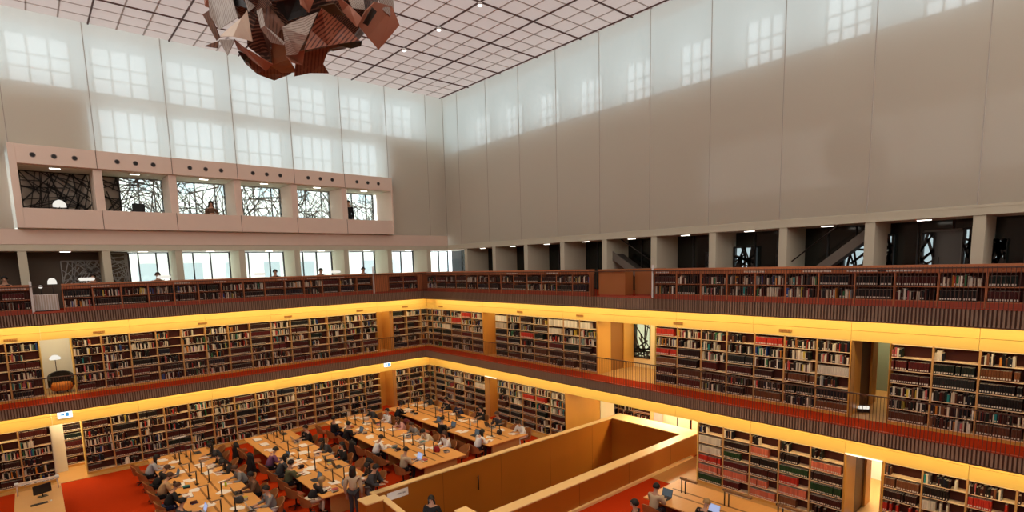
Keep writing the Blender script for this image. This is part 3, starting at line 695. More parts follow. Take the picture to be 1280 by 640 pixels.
window_clear('R', 12.85, 13.80, -2.72, -0.74, 3.80, [], emis('lobby_window_glow', (1.0, 0.96, 0.62), 0.9))
tag(lattice('R', 12.88, 13.78, -2.70, -0.76, 3.70, 22, 0.055, LATTD, 77), 'black lattice screen over the bright window in the right gallery lobby', 'lattice screen')
b = MB(); b.box(-5.7, 19.0, G1, -5.6, 26, 0.0); trim(b, mat('glassy_green', (0.20, 0.22, 0.15), 0.3))
# white rooms behind the ground floor openings
b = MB(); b.box(-4.75, 10.7, FLOOR, -3.6, 10.82, -3.62); b.box(-6.1, 13.0, FLOOR, -6.0, 19, -3.62); trim(b, mat('cream_wall', (0.80, 0.70, 0.42), 0.7))
b = MB(); b.box(16.0, -3.75, FLOOR, 17.62, -3.65, -3.62); b.box(17.6, -3.8, FLOOR, 18.6, -2.6, -3.62); trim(b, WHITE)
o = place_case(ms, Vector((17.35, -3.1, FLOOR+0.01)), PI, rowh, PITCHB, PL_H, ROWS, 'bookcase seen through the white passage of the left ground floor wall', None)
place_books('L', Vector((17.35, -3.1, FLOOR+0.01)), PI, PITCHB, rowh, ROWS, PL_H, random.Random(91), style_L, 'bookcase inside the white left passage', NROW)
for i in range(3):
    lc = Vector((-5.2, 10.2+1.03*i, FLOOR+0.01))
    place_case(ms, lc, PI/2, rowh, PITCHB, PL_H, ROWS, 'bookcase behind the stairwell wall in the far room, %s from left' % ordn(i+1), 'bookcases in the room behind the stairwell')
    place_books('R', lc, PI/2, PITCHB, rowh, ROWS, PL_H, random.Random(95+i), style_R, 'bookcase %s in the room behind the stairwell' % ordn(i+1), NROW)
b = MB(); b.box(-6.0, 13.2, FLOOR, -5.96, 14.6, -4.2); b.box(-5.98, 13.86, FLOOR, -5.94, 13.9, -4.2, 1); b.box(-5.98, 14.58, FLOOR, -5.94, 14.66, -4.2, 1)
n_trim[0] += 1; struct('door_1', b, [mat('cream_glass', (0.82, 0.74, 0.50), 0.25), DARKM])
# signs and lit lintels on the maple panels
def plate(side, s, z, wd, hh, lab, cat='sign', group=None, lit=False):
    o = empty('exit_sign' if lit else 'wood_plaque', wpt(side, s, SP[side]-0.005, z), WROT[side], lab, cat, group)
    b = MB(); b.box(-wd/2, -0.03 if not lit else -0.08, -hh/2, wd/2, 0, hh/2); b.build('panel', emis('exit_white', (0.92, 0.97, 1.0), 1.5) if lit else mat('plaque_tan', (0.46, 0.22, 0.05), 0.5), o)
    if lit:
        b = MB(); m = -0.084
        for q in ((-.10, -.09), (-.02, -.09)): pass
        b.quad([(.02, m, -.08), (.13, m, -.08), (.13, m, .08), (.02, m, .08)])
        b.quad([(-.16, m, -.02), (-.07, m, -.02), (-.07, m, .02), (-.16, m, .02)]); b.quad([(-.07, m, -.055), (-.01, m, 0), (-.07, m, .055)])
        b.build('pictogram', emis('exit_blue', (0.10, 0.45, 0.85), 0.8), o)
    else:
        b = MB(); k = -wd/2+0.03
        while k < wd/2-0.04: b.box(k, -0.033, -hh*0.3, k+0.02, -0.03, hh*0.3); k += 0.045
        b.build('slots', mat('plaque_brown', (0.22, 0.085, 0.02), 0.6), o)
plate('L', 17.5, -3.98, 0.50, 0.30, 'lit white exit sign with blue pictogram above the white passage, left ground floor', 'exit sign', None, True)
plate('L', 2.05, -3.98, 0.42, 0.26, 'lit white exit sign with blue pictogram above the corner passage', 'exit sign', None, True)
for side, pts in (('L', ((13, 425), (123.6, 415), (253, 404), (360, 395.5), (449.6, 388), (506, 383.5))), ('R', ((551, 382.8), (650, 389.7), (725, 394.4), (848, 403.7), (982, 413)))):
    for i, (px, py) in enumerate(pts):
        p = at_y(px, py, -SP['L']) if side == 'L' else at_x(px, py, -SP['R'])
        plate(side, p.x if side == 'L' else p.y, p.z, 0.42, 0.09, 'small brown slotted plaque on the yellow panel, %s gallery, %s from left' % (SN[side], ordn(i+1)), 'plaque', 'slotted plaques on the gallery panels')
for s, lab in ((5.06, 'bright white lintel light over the narrow passage, right ground floor'), (23.57, 'bright white lintel light over the rightmost ground floor doorway')):
    o = empty('lintel_light', (-0.995, s, -4.40), PI/2, lab, 'light')
    b = MB(); b.box(-0.52, -0.05, 0, 0.52, 0.25, 0.05); b.build('housing', WPAINT, o)
    b = MB(); b.box(-0.50, -0.055, 0.006, 0.50, -0.05, 0.044); b.build('diffuser', emis('lintel_glow', (1, 0.93, 0.72), 1.6), o)
# ------------------------------------------------------------------ books: 300 largest in view as things, the rest as one stuff object
def corner(B, u, y, z): return B['M'] @ Vector((u, y, z))
for B in BOOKS:
    P = corner(B, B['u']+B['t']/2, 0.0, B['z']+B['h']/2); x, y, w_ = proj(P)
    B['a'] = B['t']*B['h']/(w_*w_) if (w_ > 0 and 2 < x < 1276 and 2 < y < 634) else 0
    if abs(P.x) < 0.2 or (abs(P.y) < 0.2): B['a'] *= 0.999
BOOKS = [B for B in BOOKS if B['a'] > 0 or R.random() < 0.25]
order = sorted(range(len(BOOKS)), key=lambda i: -BOOKS[i]['a']); top = set(order[:300])
def book_geo(b, B, off=Vector((0, 0, 0))):
    M = B['M']; u, t, h, z, dep, c = B['u'], B['t'], B['h'], B['z'], B['dep'], B['c']
    q = MB(); q.prism(book_prof(u, t, dep), z+0.001, z+h, 0, c)
    q.box(u+0.004, 0.02, z+h-0.004, u+t-0.004, dep-0.006, z+h+0.0015, 0, (.55, .48, .38))
    if B['lab']: q.box(u+t*.18, 0.0005, z+0.03, u+t*.82, 0.004, z+0.075, 0, (.66, .60, .50))
    n = len(b.v); b.v += [tuple((M @ Vector(v))-off) for v in q.v]; b.f += [tuple(n+k for k in f) for f in q.f]; b.mi += q.mi; b.c += q.c; b.sm += q.sm
rest = MB(); seen = {}
for i, B in enumerate(BOOKS):
    if i in top:
        base = corner(B, B['u']+B['t']/2, 0.1, B['z']); b = MB(); book_geo(b, B, base); o = b.build('book', BOOK); o.location = base
        nm = cname(B['c']); tag(o, '%s book, %s on %s shelf, %s' % (nm, ordn(B['n']), B['names'][B['row']], B['phrase']), 'book', 'books in the ' + B['phrase'])
    else: book_geo(rest, B)
tag(rest.build('books', BOOK), 'thousands of further bound volumes filling the shelves of both galleries and ground floor', 'books', None, 'stuff')
# ------------------------------------------------------------------ stairwell enclosure
ZT = -5.85
st = empty('stairwell_enclosure', (3.3, 14.0, FLOOR), 0, 'wooden walled stairwell enclosure with pale cap cutting across the reading room', 'staircase')
def sbox(name, x0, y0, z0, x1, y1, z1, m, parent=st):
    b = MB(); o_ = Vector((3.3, 14.0, FLOOR)); b.box(x0-o_.x, y0-o_.y, z0-o_.z, x1-o_.x, y1-o_.y, z1-o_.z); return b.build(name, m, parent)
sbox('long_wall', -3.2, 11.65, -10.4, 9.9, 11.87, ZT-0.04, STAIRW); sbox('cap', -4.15, 11.64, ZT-0.04, 9.92, 11.90, ZT, STAIRT)
sbox('long_wall', -3.2, 15.80, -10.4, 8.6, 16.22, ZT-0.04, STAIRW); sbox('cap', -4.15, 15.78, ZT-0.04, 8.62, 16.25, ZT, STAIRT)
sbox('end_wall', -4.15, 11.65, -10.4, -3.2, 16.22, ZT-0.04, STAIRW); sbox('cap', -4.16, 11.90, ZT-0.04, -3.18, 15.78, ZT+0.001, STAIRT)
sbox('return_wall', 8.2, 14.95, -10.4, 8.6, 15.80, ZT-0.04, STAIRW); sbox('cap', 8.18, 14.92, ZT-0.04, 8.62, 15.78, ZT, STAIRT)
sbox('newel_block', 9.86, 11.90, FLOOR, 10.48, 12.52, ZT-0.04, STAIRW); sbox('cap', 9.84, 11.90, ZT-0.04, 10.50, 12.54, ZT, STAIRT)
b = MB(); o_ = Vector((3.3, 14.0, FLOOR))
def q8(x0, x1, y0, y1, za0, za1, zb0, zb1): return [Vector(p)-o_ for p in ((x0, y0, za0), (x1, y0, za0), (x1, y1, zb0), (x0, y1, zb0), (x0, y0, za1), (x1, y0, za1), (x1, y1, zb1), (x0, y1, zb1))]
b.hexa(q8(9.66, 9.84, 12.2, 14.6, FLOOR, ZT-0.05, FLOOR, ZT-0.30)); b.build('rail_wall', STAIRW, st)
b = MB(); b.hexa(q8(9.64, 9.86, 12.2, 14.6, ZT-0.05, ZT-0.01, ZT-0.30, ZT-0.26)); b.build('rail_cap', STAIRT, st)
b = MB()
for x in (7.0, 4.1, 1.2, -1.7): b.box(x-o_.x-0.006, 11.868-o_.y, -10-o_.z, x-o_.x+0.006, 11.874-o_.y, ZT-0.05-o_.z); b.box(x-o_.x-0.006, 16.216-o_.y, FLOOR-o_.z, x-o_.x+0.006, 16.224-o_.y, ZT-0.05-o_.z)
b.build('panel_seam', mat('seam_wood', (0.16, 0.06, 0.012), 0.6), st)
b = MB()
for k in range(17): b.box(9.6-0.26*(k+1)-o_.x, 11.87-o_.y, -10.4-o_.z, 9.6-0.26*k-o_.x, 15.8-o_.y, FLOOR-0.19*(k+1)-o_.z)
b.box(-3.2-o_.x, 11.87-o_.y, -10.4-o_.z, 9.6-0.26*17-o_.x, 15.8-o_.y, FLOOR-0.19*18-o_.z); b.build('flight', mat('stair_tread', (0.16, 0.07, 0.02), 0.6), st)
b = MB(); b.box(-3.3-o_.x, 16.22-o_.y, 0.0, 8.6-o_.x, 16.34-o_.y, 0.10); b.build('baseboard', STAIRT, st)
o = empty('notice_plate', (8.95, 11.88, ZT-0.29), PI, 'pale notice plate with grey print on the inner stairwell wall', 'sign')
b = MB(); b.box(-0.42, -0.015, -0.14, 0.42, 0.0, 0.14); b.build('plate', PAPER, o)
b = MB()
for k in range(7): b.box(-0.02+k*.055, -0.018, -0.03, 0.015+k*.055, -0.015, 0.03)
b.build('print', mat('print_grey', (0.25, 0.2, 0.18), 0.8), o)['kind'] = 'stuff'
o = empty('wall_handle', (5.35, 11.89, -6.75), PI, 'dark vertical bar handle on the inner stairwell wall', 'handle')
b = MB(); b.tube([(0, -0.05, -0.3), (0, -0.05, 0.3)], 0.02, 8); b.build('grip', DARKM, o)
b = MB(); b.box(-0.015, -0.05, 0.2, 0.015, 0, 0.23); b.box(-0.015, -0.05, -0.23, 0.015, 0, -0.2); b.build('bracket', DARKM, o)
# ------------------------------------------------------------------ long reading tables
TZ = 0.82; PSC = 1.12; YO = 0.14
TN = {1: 'leftmost long table', 2: 'second long table from left', 3: 'third long table from left', 4: 'long table by the right shelves', 5: 'foreground table at right', 0: 'small table at the left edge'}
TX = {1: (12.78, 15.02), 2: (9.00, 11.14), 3: (4.90, 7.18), 4: (1.20, 3.52), 5: (1.00, 3.20)}
TY = {1: (1.1, 10.6), 2: (1.1, 10.55), 3: (1.1, 10.55), 4: (1.1, 10.4), 5: (18.3, 27.6)}
TLAB = {1: 'leftmost long maple reading table crowded with books and readers', 2: 'second long maple reading table from the left', 3: 'third long maple reading table from the left, ending near the stairwell', 4: 'long maple reading table nearest the right bookcases', 5: 'long maple table at lower right behind the stairwell'}
LEDGE = mat('table_edge', (0.50, 0.24, 0.07), 0.5)
for t in TX:
    x0, x1 = TX[t]; y0, y1 = TY[t]; w2 = (x1-x0)/2; l2 = (y1-y0)/2
    o = empty('reading_table', ((x0+x1)/2, (y0+y1)/2, FLOOR), 0, TLAB[t], 'table', 'long reading tables')
    b = MB(); b.box(-w2, -l2, TZ-0.045, w2, l2, TZ); b.build('tabletop', TABLE, o, 0.006)
    for k in range(4):
        y = -l2+0.25+(2*l2-0.5)*k/3
        b = MB(); b.box(-w2+0.35, y-0.05, 0, w2-0.35, y+0.05, TZ-0.045); b.build('leg', LEDGE, o)
    b = MB(); b.box(-w2+0.6, -l2+0.25, TZ-0.35, -w2+0.65, l2-0.25, TZ-0.045); b.build('apron', LEDGE, o)
    b = MB(); b.box(w2-0.65, -l2+0.25, TZ-0.35, w2-0.6, l2-0.25, TZ-0.045); b.build('apron', LEDGE, o)
    for sx in (-0.22, 0.22):
        b = MB(); b.box(sx-0.035, -l2+0.3, TZ, sx+0.035, l2-0.3, TZ+0.006); b.build('table_strip', mat('strip_wood', (0.30, 0.13, 0.035), 0.5), o)  # two thin darker strips along the middle of the tabletop
# small table at the left edge
o = empty('reading_table', (18.62, 4.0, FLOOR), 0, 'small pale wooden table at the left edge before the bookcases', 'table')
b = MB(); b.box(-0.66, -2.15, TZ-0.045, 0.66, 2.6, TZ); b.build('tabletop', mat('pale_table', (0.70, 0.40, 0.16), 0.45, noise_amt=0.05, nscale=3), o, 0.006)
for y in (-1.9, 2.3): b = MB(); b.box(-0.5, y-0.04, 0, 0.5, y+0.04, TZ-0.045); b.build('leg', LEDGE, o)
# desk lamps
lp = None
def desk_lamp(p, rz, lab):
    global lp
    if lp is None:
        lp = empty('desk_lamp', p, rz, lab, 'desk lamp', 'slim desk lamps on the reading tables')
        b = MB(); b.lathe([(0.07, 0.0), (0.07, 0.015), (0.02, 0.022)], 12); b.build('base', DARKM, lp)
        b = MB(); b.tube([(0, 0, 0.015), (0, 0, 0.50)], 0.022, 8); b.build('post', DARKM, lp)
        b = MB(); b.box(-0.03, -0.03, 0.50, 0.30, 0.03, 0.525); lh_ = b.build('lamp_head', mat('lamp_bronze', (0.30, 0.17, 0.08), 0.4, metal=0.3), lp)
        b = MB(); b.box(0.02, -0.022, 0.494, 0.29, 0.022, 0.4995); b.build('diffuser', emis('desk_lamp_glow', (1, 0.88, 0.65), 1.0), lh_)
    else: dup(lp, p, rz, lab, 'slim desk lamps on the reading tables')
for t in (1, 2, 3, 4):
    xc = sum(TX[t])/2
    for i, y in enumerate((1.9, 2.85, 4.7, 5.9, 7.7, 9.4)):
        for sx, nm, rz in ((1, 'left', 0), (-1, 'right', PI)):
            desk_lamp((xc+sx*0.20, y+(0.1 if sx < 0 else 0), FLOOR+TZ+0.006), rz, 'slim dark desk lamp, %s from far end, %s row, %s' % (ordn(i+1), nm, TN[t]))
# double-post bar lamps
WB_ = mat('lamp_bar_white', (0.85, 0.70, 0.58), 0.4)
def bar_lamp(p, rz, L_, h, lab, white=True):
    ends = (-L_/2, L_/2) if white else (-L_/2+0.02, -L_/2+0.16)
    o = empty('bar_lamp', p, rz, lab, 'lamp')
    for s in ends:
        b = MB(); b.tube([(s, 0, 0), (s, 0, h)], 0.022, 8); b.build('post', DARKM if not white else WB_, o)
        b = MB(); b.tube([(s-0.06, 0, h+0.02), (s+0.06, 0, h+0.02)], 0.07 if white else 0.035, 12); b.build('end_mount', WPAINT if white else DARKM, o)
    b = MB(); b.box(-L_/2, -0.05, h-0.02, L_/2, 0.05, h+0.05); b.build('lamp_bar', WB_ if white else mat('lamp_bronze', (0.3, .17, .08)), o)
    b = MB(); b.box(-L_/2+0.06, -0.035, h-0.03, L_/2-0.06, 0.035, h-0.021); b.build('diffuser', MATS['desk_lamp_glow'], o)
bar_lamp((18.62, 2.35, FLOOR+TZ), 0, 1.15, 0.42, 'pale bar lamp on two posts at the left edge table')
bar_lamp((2.0, 19.3, FLOOR+TZ+0.006), PI/2, 0.6, 0.50, 'bronze bar lamp on two posts, nearest the stairwell on the foreground table', False)
bar_lamp((1.9, 20.95, FLOOR+TZ+0.006), PI/2, 0.9, 0.50, 'dark bar lamp on two posts, in the middle of the foreground table', False)
bar_lamp((1.8, 22.6, FLOOR+TZ+0.006), PI/2, 0.9, 0.50, 'dark bar lamp on two posts, at the right end of the foreground table', False)
for t, x, y, rz in ((1, 13.8, 1.35, 0.15), (2, 9.9, 1.3, -0.5)):
    o = empty('post_lamp', (x, y, FLOOR+TZ+0.006), rz, 'slim post lamp with white bar head at far end of %s' % TN[t], 'lamp')
    b = MB(); b.lathe([(0.07, 0), (0.07, 0.015), (0.02, 0.02)], 12); b.build('base', DARKM, o)
    b = MB(); b.tube([(0, 0, 0.01), (0, 0, 0.72)], 0.015, 8); b.build('post', DARKM, o)
    b = MB(); b.box(-0.26, -0.05, 0.72, 0.26, 0.05, 0.76); b.build('lamp_head', WPAINT, o)
# ------------------------------------------------------------------ chairs
SHELL = mat('chair_shell', (0.36, 0.135, 0.042), 0.4, noise_amt=0.06, nscale=4); SEATP = mat('chair_pad', (0.32, 0.075, 0.03), 0.6)
cp = None
def chair(x, y, rz, lab, z=FLOOR):
    """local +x is where the sitter faces"""
    global cp
    if cp is None:
        cp = empty('shell_chair', (x, y, z), rz, lab, 'chair', 'tan shell chairs at the reading tables'); cp.scale = (1.1, 1.1, 1.1)
        b = MB(); n = 14                   # curved shell backrest
        inner, outer = [], []
        for k in range(n+1):
            a = PI*0.5+PI*1.0*k/n; a = PI/2+PI*k/n
            inner.append((0.25*math.cos(a)-0.02, 0.27*math.sin(a))); outer.append((0.275*math.cos(a)-0.02, 0.295*math.sin(a)))
        for k in range(n):
            f = lambda j: 0.63+0.20*math.sin(PI*j/n)
            z0, z1 = f(k), f(k+1); i0, i1, o0, o1 = inner[k], inner[k+1], outer[k], outer[k+1]
            tl = lambda p, z, s=1.0: (p[0]*s-(0.06 if z > 0.6 else 0), p[1]*s, z)
            b.quad([tl(i0, .42, .92), tl(i1, .42, .92), tl(i1, z1), tl(i0, z0)][::-1], sm=True); b.quad([tl(o0, .41, .92), tl(o1, .41, .92), tl(o1, z1), tl(o0, z0)], sm=True)
            b.quad([tl(i0, z0), tl(i1, z1), tl(o1, z1), tl(o0, z0)][::-1])
        b.build('backrest', SHELL, cp)
        b = MB(); b.prism([(0.24, -0.21), (0.26, 0), (0.24, 0.21), (0.0, 0.25), (-0.16, 0.20), (-0.24, 0.0), (-0.16, -0.20), (0.0, -0.25)], 0.41, 0.44); sk_ = b.build('seat', SHELL, cp, 0.006)
        b = MB(); b.prism([(0.22, -0.19), (0.24, 0), (0.22, 0.19), (0.0, 0.22), (-0.14, 0.18), (-0.21, 0.0), (-0.14, -0.18), (0.0, -0.22)], 0.44, 0.465); b.build('cushion', SEATP, sk_, 0.008)
        b = MB(); b.tube([(0, 0, 0.06), (0, 0, 0.41)], 0.03, 8); b.build('column', DARKM, cp)
        for a in range(4):
            t = PI/4+a*PI/2; b = MB(); b.tube([(0, 0, 0.09), (0.27*math.cos(t), 0.27*math.sin(t), 0.02)], [0.022, 0.014], 6); b.build('leg', DARKM, cp)
    else: dup(cp, (x, y, z), rz, lab, 'tan shell chairs at the reading tables')
# ------------------------------------------------------------------ people
def skin(verts, edges, rad, root=0, sub=1):
    me = bpy.data.meshes.new('tmp'); me.from_pydata(verts, edges, []); o = bpy.data.objects.new('tmp', me); COL.objects.link(o)
    m = o.modifiers.new('s', 'SKIN'); m.use_smooth_shade = True; m.branch_smoothing = 0.6
    if sub: q = o.modifiers.new('u', 'SUBSURF'); q.levels = sub; q.render_levels = sub
    for i, sv in enumerate(me.skin_vertices[0].data):
        r = rad[i]; sv.radius = (r, r) if not isinstance(r, tuple) else r; sv.use_root = (i == root)
    dg = bpy.context.evaluated_depsgraph_get(); dg.update(); out = bpy.data.meshes.new_from_object(o.evaluated_get(dg)); bpy.data.objects.remove(o); bpy.data.meshes.remove(me)
    out.polygons.foreach_set('use_smooth', [True]*len(out.polygons)); return out
def person_meshes(pose):
    lean, tilt, handx, stand, armw, coat = pose
    hz_ = 0.92 if stand else 0.53
    V = Vector; sd = V((math.sin(lean), 0, math.cos(lean))); hip = V((0, 0, hz_)); nd = V((math.sin(lean*.6+tilt), 0, math.cos(lean*.6+tilt)))
    belly = hip+sd*0.17; chest = hip+sd*0.36; sh = hip+sd*0.47; neck = hip+sd*0.545; hb = neck+nd*0.075; hm = hb+nd*0.075+V((.012, 0, 0)); ht = hb+nd*0.165
    B = ([], [], []); SHT = ([], [], []); TR = ([], [], []); SH = ([], [], [])
    def add(g, p, r, par=None):
        g[0].append(tuple(p)); g[2].append(r); i = len(g[0])-1
        if par is not None: g[1].append((par, i))
        return i
    h = add(B, hip, 0.135); bl = add(B, belly, (0.10, 0.135), h); ch = add(B, chest, (0.105, 0.15), bl); s_ = add(B, sh, (0.06, 0.075), ch); nk = add(B, neck, 0.052, s_)
    j = add(B, hb, 0.072, nk); m_ = add(B, hm, (0.096, 0.086), j); add(B, ht, 0.074, m_)
    nose = add(B, hm+V((0.102, 0, -0.02)), 0.014, m_)
    c0 = add(SHT, hip+sd*0.02, 0.160); c1 = add(SHT, belly, (0.142, 0.175), c0); c2 = add(SHT, chest, (0.150, 0.195), c1); c3 = add(SHT, sh+sd*0.02, (0.115, 0.15), c2)
    t0 = add(TR, hip+sd*0.06, 0.13)
    for s in (1, -1):
        shd = sh+V((0, s*0.175, 0.0)); tgt = V((handx, s*armw, 0.765 if not stand else hz_+0.16))
        mid = (shd+tgt)/2; elb = mid+V((-0.06, s*0.09, -0.13))
        if stand and armw > 0.3: tgt = V((0.05, s*0.24, 0.80)); elb = V((-0.03, s*0.25, 1.08))
        a = add(B, shd, 0.046, s_); e = add(B, elb, 0.042, a); w_ = add(B, tgt, 0.030, e)
        d = (tgt-elb).normalized(); d = V((d.x, d.y, d.z*0.3)).normalized() if not (stand and armw > .3) else d
        sidev = V((-d.y, d.x, 0)); sidev = sidev.normalized() if sidev.length > .1 else V((0, 1, 0))
        pm = add(B, tgt+d*0.05, (0.018, 0.034), w_)
        for f, (off, ln) in enumerate(((-0.030, .075), (-0.010, .088), (0.010, .082), (0.028, .064))):
            r1 = add(B, tgt+d*0.088+sidev*off, 0.0095, pm); r2 = add(B, tgt+d*(0.088+ln*.55)+sidev*off+V((0, 0, .006)), 0.009, r1); add(B, tgt+d*(0.088+ln)+sidev*off+V((0, 0, -.012)), 0.008, r2)
        th = add(B, tgt+d*0.045-sidev*s*0.042, 0.011, pm); add(B, tgt+d*0.082-sidev*s*0.058, 0.0095, th)
        a = add(SHT, shd+V((0, 0, .008)), 0.096, c3); e = add(SHT, elb, 0.064, a); add(SHT, tgt-(tgt-elb)*0.06, 0.041, e)
        if stand: kn = V((0.03, s*0.09, 0.50)); an = V((-0.01, s*0.095, 0.09)); toe = V((0.15, s*0.11, 0.035))
        else: kn = V((0.40, s*0.11, 0.52)); an = V((0.34, s*0.11, 0.10)); toe = V((0.50, s*0.12, 0.035))
        hj = hip+V((0, s*0.09, -0.01)); a = add(B, hj, 0.085, h); k_ = add(B, kn, 0.055, a); a2 = add(B, an, 0.038, k_); add(B, toe, 0.03, a2)
        a = add(TR, hj, 0.098, t0); k_ = add(TR, kn, 0.068, a); add(TR, an+V((0, 0, .03)), 0.055, k_)
        SH_i = add(SH, an+V((-.02, 0, -0.02)), 0.048) if s == 1 else len(SH[0])
        if s == -1: add(SH, an+V((-.02, 0, -0.02)), 0.048)
        a = add(SH, an+V((0.05, 0, -0.055)), 0.045, SH_i); add(SH, toe, 0.036, a)
    if coat:                               # long coat skirt
        add(SHT, hip+V((-.04, 0, -.30)), (0.15, 0.17), c0)
    out = {'body': skin(*B[:2], B[2]), 'top': skin(*SHT[:2], SHT[2]), 'trousers': skin(*TR[:2], TR[2])}
    for i in (0, 3):
        b = MB(); b.tube([SH[0][i], SH[0][i+1], SH[0][i+2]], [0.048, 0.050, 0.036], 8); out['shoe%d' % i] = b.mesh('shoe', DARKM)
    for nm, low in (('hair_short', -0.015), ('hair_long', -0.26), ('hair_bun', -0.05)):
        b = MB(); n, k = 14, 8; c = hm+V((-0.012, 0, 0.012)); i = 0
        right = V((0, 1, 0)); fw = nd.cross(right)*-1; fw = V((nd.z, 0, -nd.x))
        rows = []
        for a in range(k+1):
            t = (PI*0.60)*a/k; row = []
            for q in range(n):
                p = 2*PI*q/n; x, y, z = math.sin(t)*math.cos(p), math.sin(t)*math.sin(p), math.cos(t)
                if x > 0.25: z = max(z, 0.32+0.3*(x-0.25))
                row.append(c+fw*(x*0.118)+right*(y*0.106)+nd*(z*0.124))
            rows.append(row)
        if nm == 'hair_long':
            for a, (dz, sp_w) in enumerate(((-0.10, 1.0), (-0.19, 1.02), (-0.27, 0.8))):
                row = []
                for q in range(n):
                    p = 2*PI*q/n; x, y = math.cos(p), math.sin(p); x2 = min(x, -0.05); row.append(c+fw*(x2*0.125*sp_w-0.01)+right*(y*0.115*sp_w)+V((0, 0, dz))-sd*0.0)
                rows.append(row)
        vs = [p for r_ in rows for p in r_]; b.v = [tuple(p) for p in vs]
        for a in range(len(rows)-1):
            for q in range(n): b.f.append((a*n+q, a*n+(q+1) % n, (a+1)*n+(q+1) % n, (a+1)*n+q)); b.mi.append(0); b.c.append(None); b.sm.append(True)
        if nm == 'hair_bun': b.ell(c-fw*0.11+nd*0.07, (.05, .05, .05))
        out[nm] = b.mesh(nm, DARKM)
    for s, k in ((1, 'eyeL'), (-1, 'eyeR')):
        b = MB(); b.ell(hm+V((0.092, s*0.034, 0.012)), (0.010, 0.012, 0.008), 8, 6); out[k] = b.mesh('eye', BLACK)
        b = MB(); b.ell(hm+V((-0.005, s*0.093, -0.005)), (0.022, 0.012, 0.034), 8, 6); out[k.replace('eye', 'ear')] = b.mesh('ear', DARKM)
    b = MB(); b.ell(hm+V((0.086, 0, -0.062)), (0.010, 0.024, 0.007), 8, 6); out['mouth'] = b.mesh('mouth', mat('lips', (0.40, 0.13, 0.10), 0.6))
    return out
POSES = {'type': (0.20, 0.15, 0.42, False, 0.13, False), 'read': (0.42, 0.35, 0.45, False, 0.20, False), 'deep': (0.62, 0.35, 0.52, False, 0.16, False), 'sit': (0.05, 0.05, 0.34, False, 0.12, False),
         'stand': (0.03, 0.10, 0.2, True, 0.4, False), 'bend': (0.35, 0.25, 0.45, True, 0.15, True)}
PM = {k: person_meshes(v) for k, v in POSES.items()}
PC = {'black': (.012, .011, .012), 'charcoal': (.045, .045, .05), 'grey': (.20, .20, .20), 'light grey': (.42, .42, .42), 'white': (.78, .76, .74), 'tan': (.42, .26, .13), 'brown': (.13, .065, .035), 'purple': (.16, .06, .13), 'beige': (.52, .40, .26), 'navy': (.02, .025, .06), 'red': (.45, .03, .03), 'pink': (.60, .32, .30), 'olive': (.10, .10, .045), 'cream': (.70, .60, .45), 'teal': (.03, .16, .16)}
SKIN = mat('skin', (0.55, 0.30, 0.19), 0.6); SKIN2 = mat('skin_deep', (0.24, 0.11, 0.06), 0.6)
HC = {'dark': (.012, .008, .006), 'brown': (.07, .03, .014), 'blond': (.38, .23, .09), 'grey': (.35, .34, .33)}
PEOPLE_G = 'readers in the hall'
def person(x, y, rz, z, pose, top, hair='dark', hstyle='hair_short', trous='black', lab='', skin_=None, sc=1.0):
    o = empty('person', (x, y, z), rz, lab, 'person'); o.scale = (PSC, PSC, PSC); M = PM[pose]
    def put(nm, me, m):
        c = link(nm, me, o)
        if not me.materials: me.materials.append(m)
        c.material_slots[0].link = 'OBJECT'; c.material_slots[0].material = m; return c
    bd = put('body', M['body'], skin_ or SKIN)
    put('top', M['top'], mat('cloth_'+top, PC[top], 0.85)); put('trousers', M['trousers'], mat('cloth_'+trous, PC[trous], 0.85)); put('shoe', M['shoe0'], DARKM); put('shoe', M['shoe3'], DARKM)
    put('hair', M[hstyle], mat('hair_'+hair, HC[hair], 0.6)); [put('eye', M[k], BLACK) for k in ('eyeL', 'eyeR')]; [put('ear', M[k], skin_ or SKIN) for k in ('earL', 'earR')]; put('mouth', M['mouth'], MATS['lips'])
    return o
# ------------------------------------------------------------------ things on tables
ALU = mat('aluminium', (0.55, 0.56, 0.58), 0.35, metal=0.7); KEYS = mat('keyboard', (0.04, 0.04, 0.045), 0.6)
SCR = emis('laptop_screen', (0.55, 0.62, 0.95), 0.75)
def laptop(p, rz, lab, dark=False):
    o = empty('laptop', p, rz, lab, 'laptop', 'laptops on the tables'); m = ALU if not dark else mat('laptop_dark', (0.05, 0.05, 0.055), 0.4)
    b = MB(); b.box(-0.12, -0.17, 0, 0.12, 0.17, 0.018); bs_ = b.build('base', m, o, 0.004)
    b = MB(); b.box(-0.09, -0.15, 0.018, 0.04, 0.15, 0.020); b.build('keyboard', KEYS, bs_)
    c, s = math.cos(0.30), math.sin(0.30)
    T = lambda u, v, t: (0.12+u*s+t*c, v, 0.018+u*c-t*s)
    b = MB(); b.hexa([T(0, -.17, 0), T(0, -.17, .01), T(0, .17, .01), T(0, .17, 0), T(.23, -.17, 0), T(.23, -.17, .01), T(.23, .17, .01), T(.23, .17, 0)]); lid = b.build('lid', m, o)
    b = MB(); b.quad([T(.012, .16, -.001), T(.012, -.16, -.001), T(.22, -.16, -.001), T(.22, .16, -.001)]); b.build('screen', SCR if not dark else emis('laptop_screen_dim', (0.5, 0.55, 0.6), 0.16), lid)
def papers(p, rz, lab, rr):
    o = empty('paper_sheets', p, rz, lab, 'papers', 'loose papers on the tables')
    for k in range(rr.choice((2, 3, 3))):
        a = rr.uniform(-.4, .4); dx, dy = rr.uniform(-.10, .10), rr.uniform(-.16, .16); c, s = math.cos(a), math.sin(a); z = 0.001+0.004*k
        b = MB(); Q = [(u*c-v*s+dx, u*s+v*c+dy) for u, v in ((-.15, -.105), (.15, -.105), (.15, .105), (-.15, .105))]
        b.prism(Q, z, z+0.003); b.build('sheet', PAPER, o)
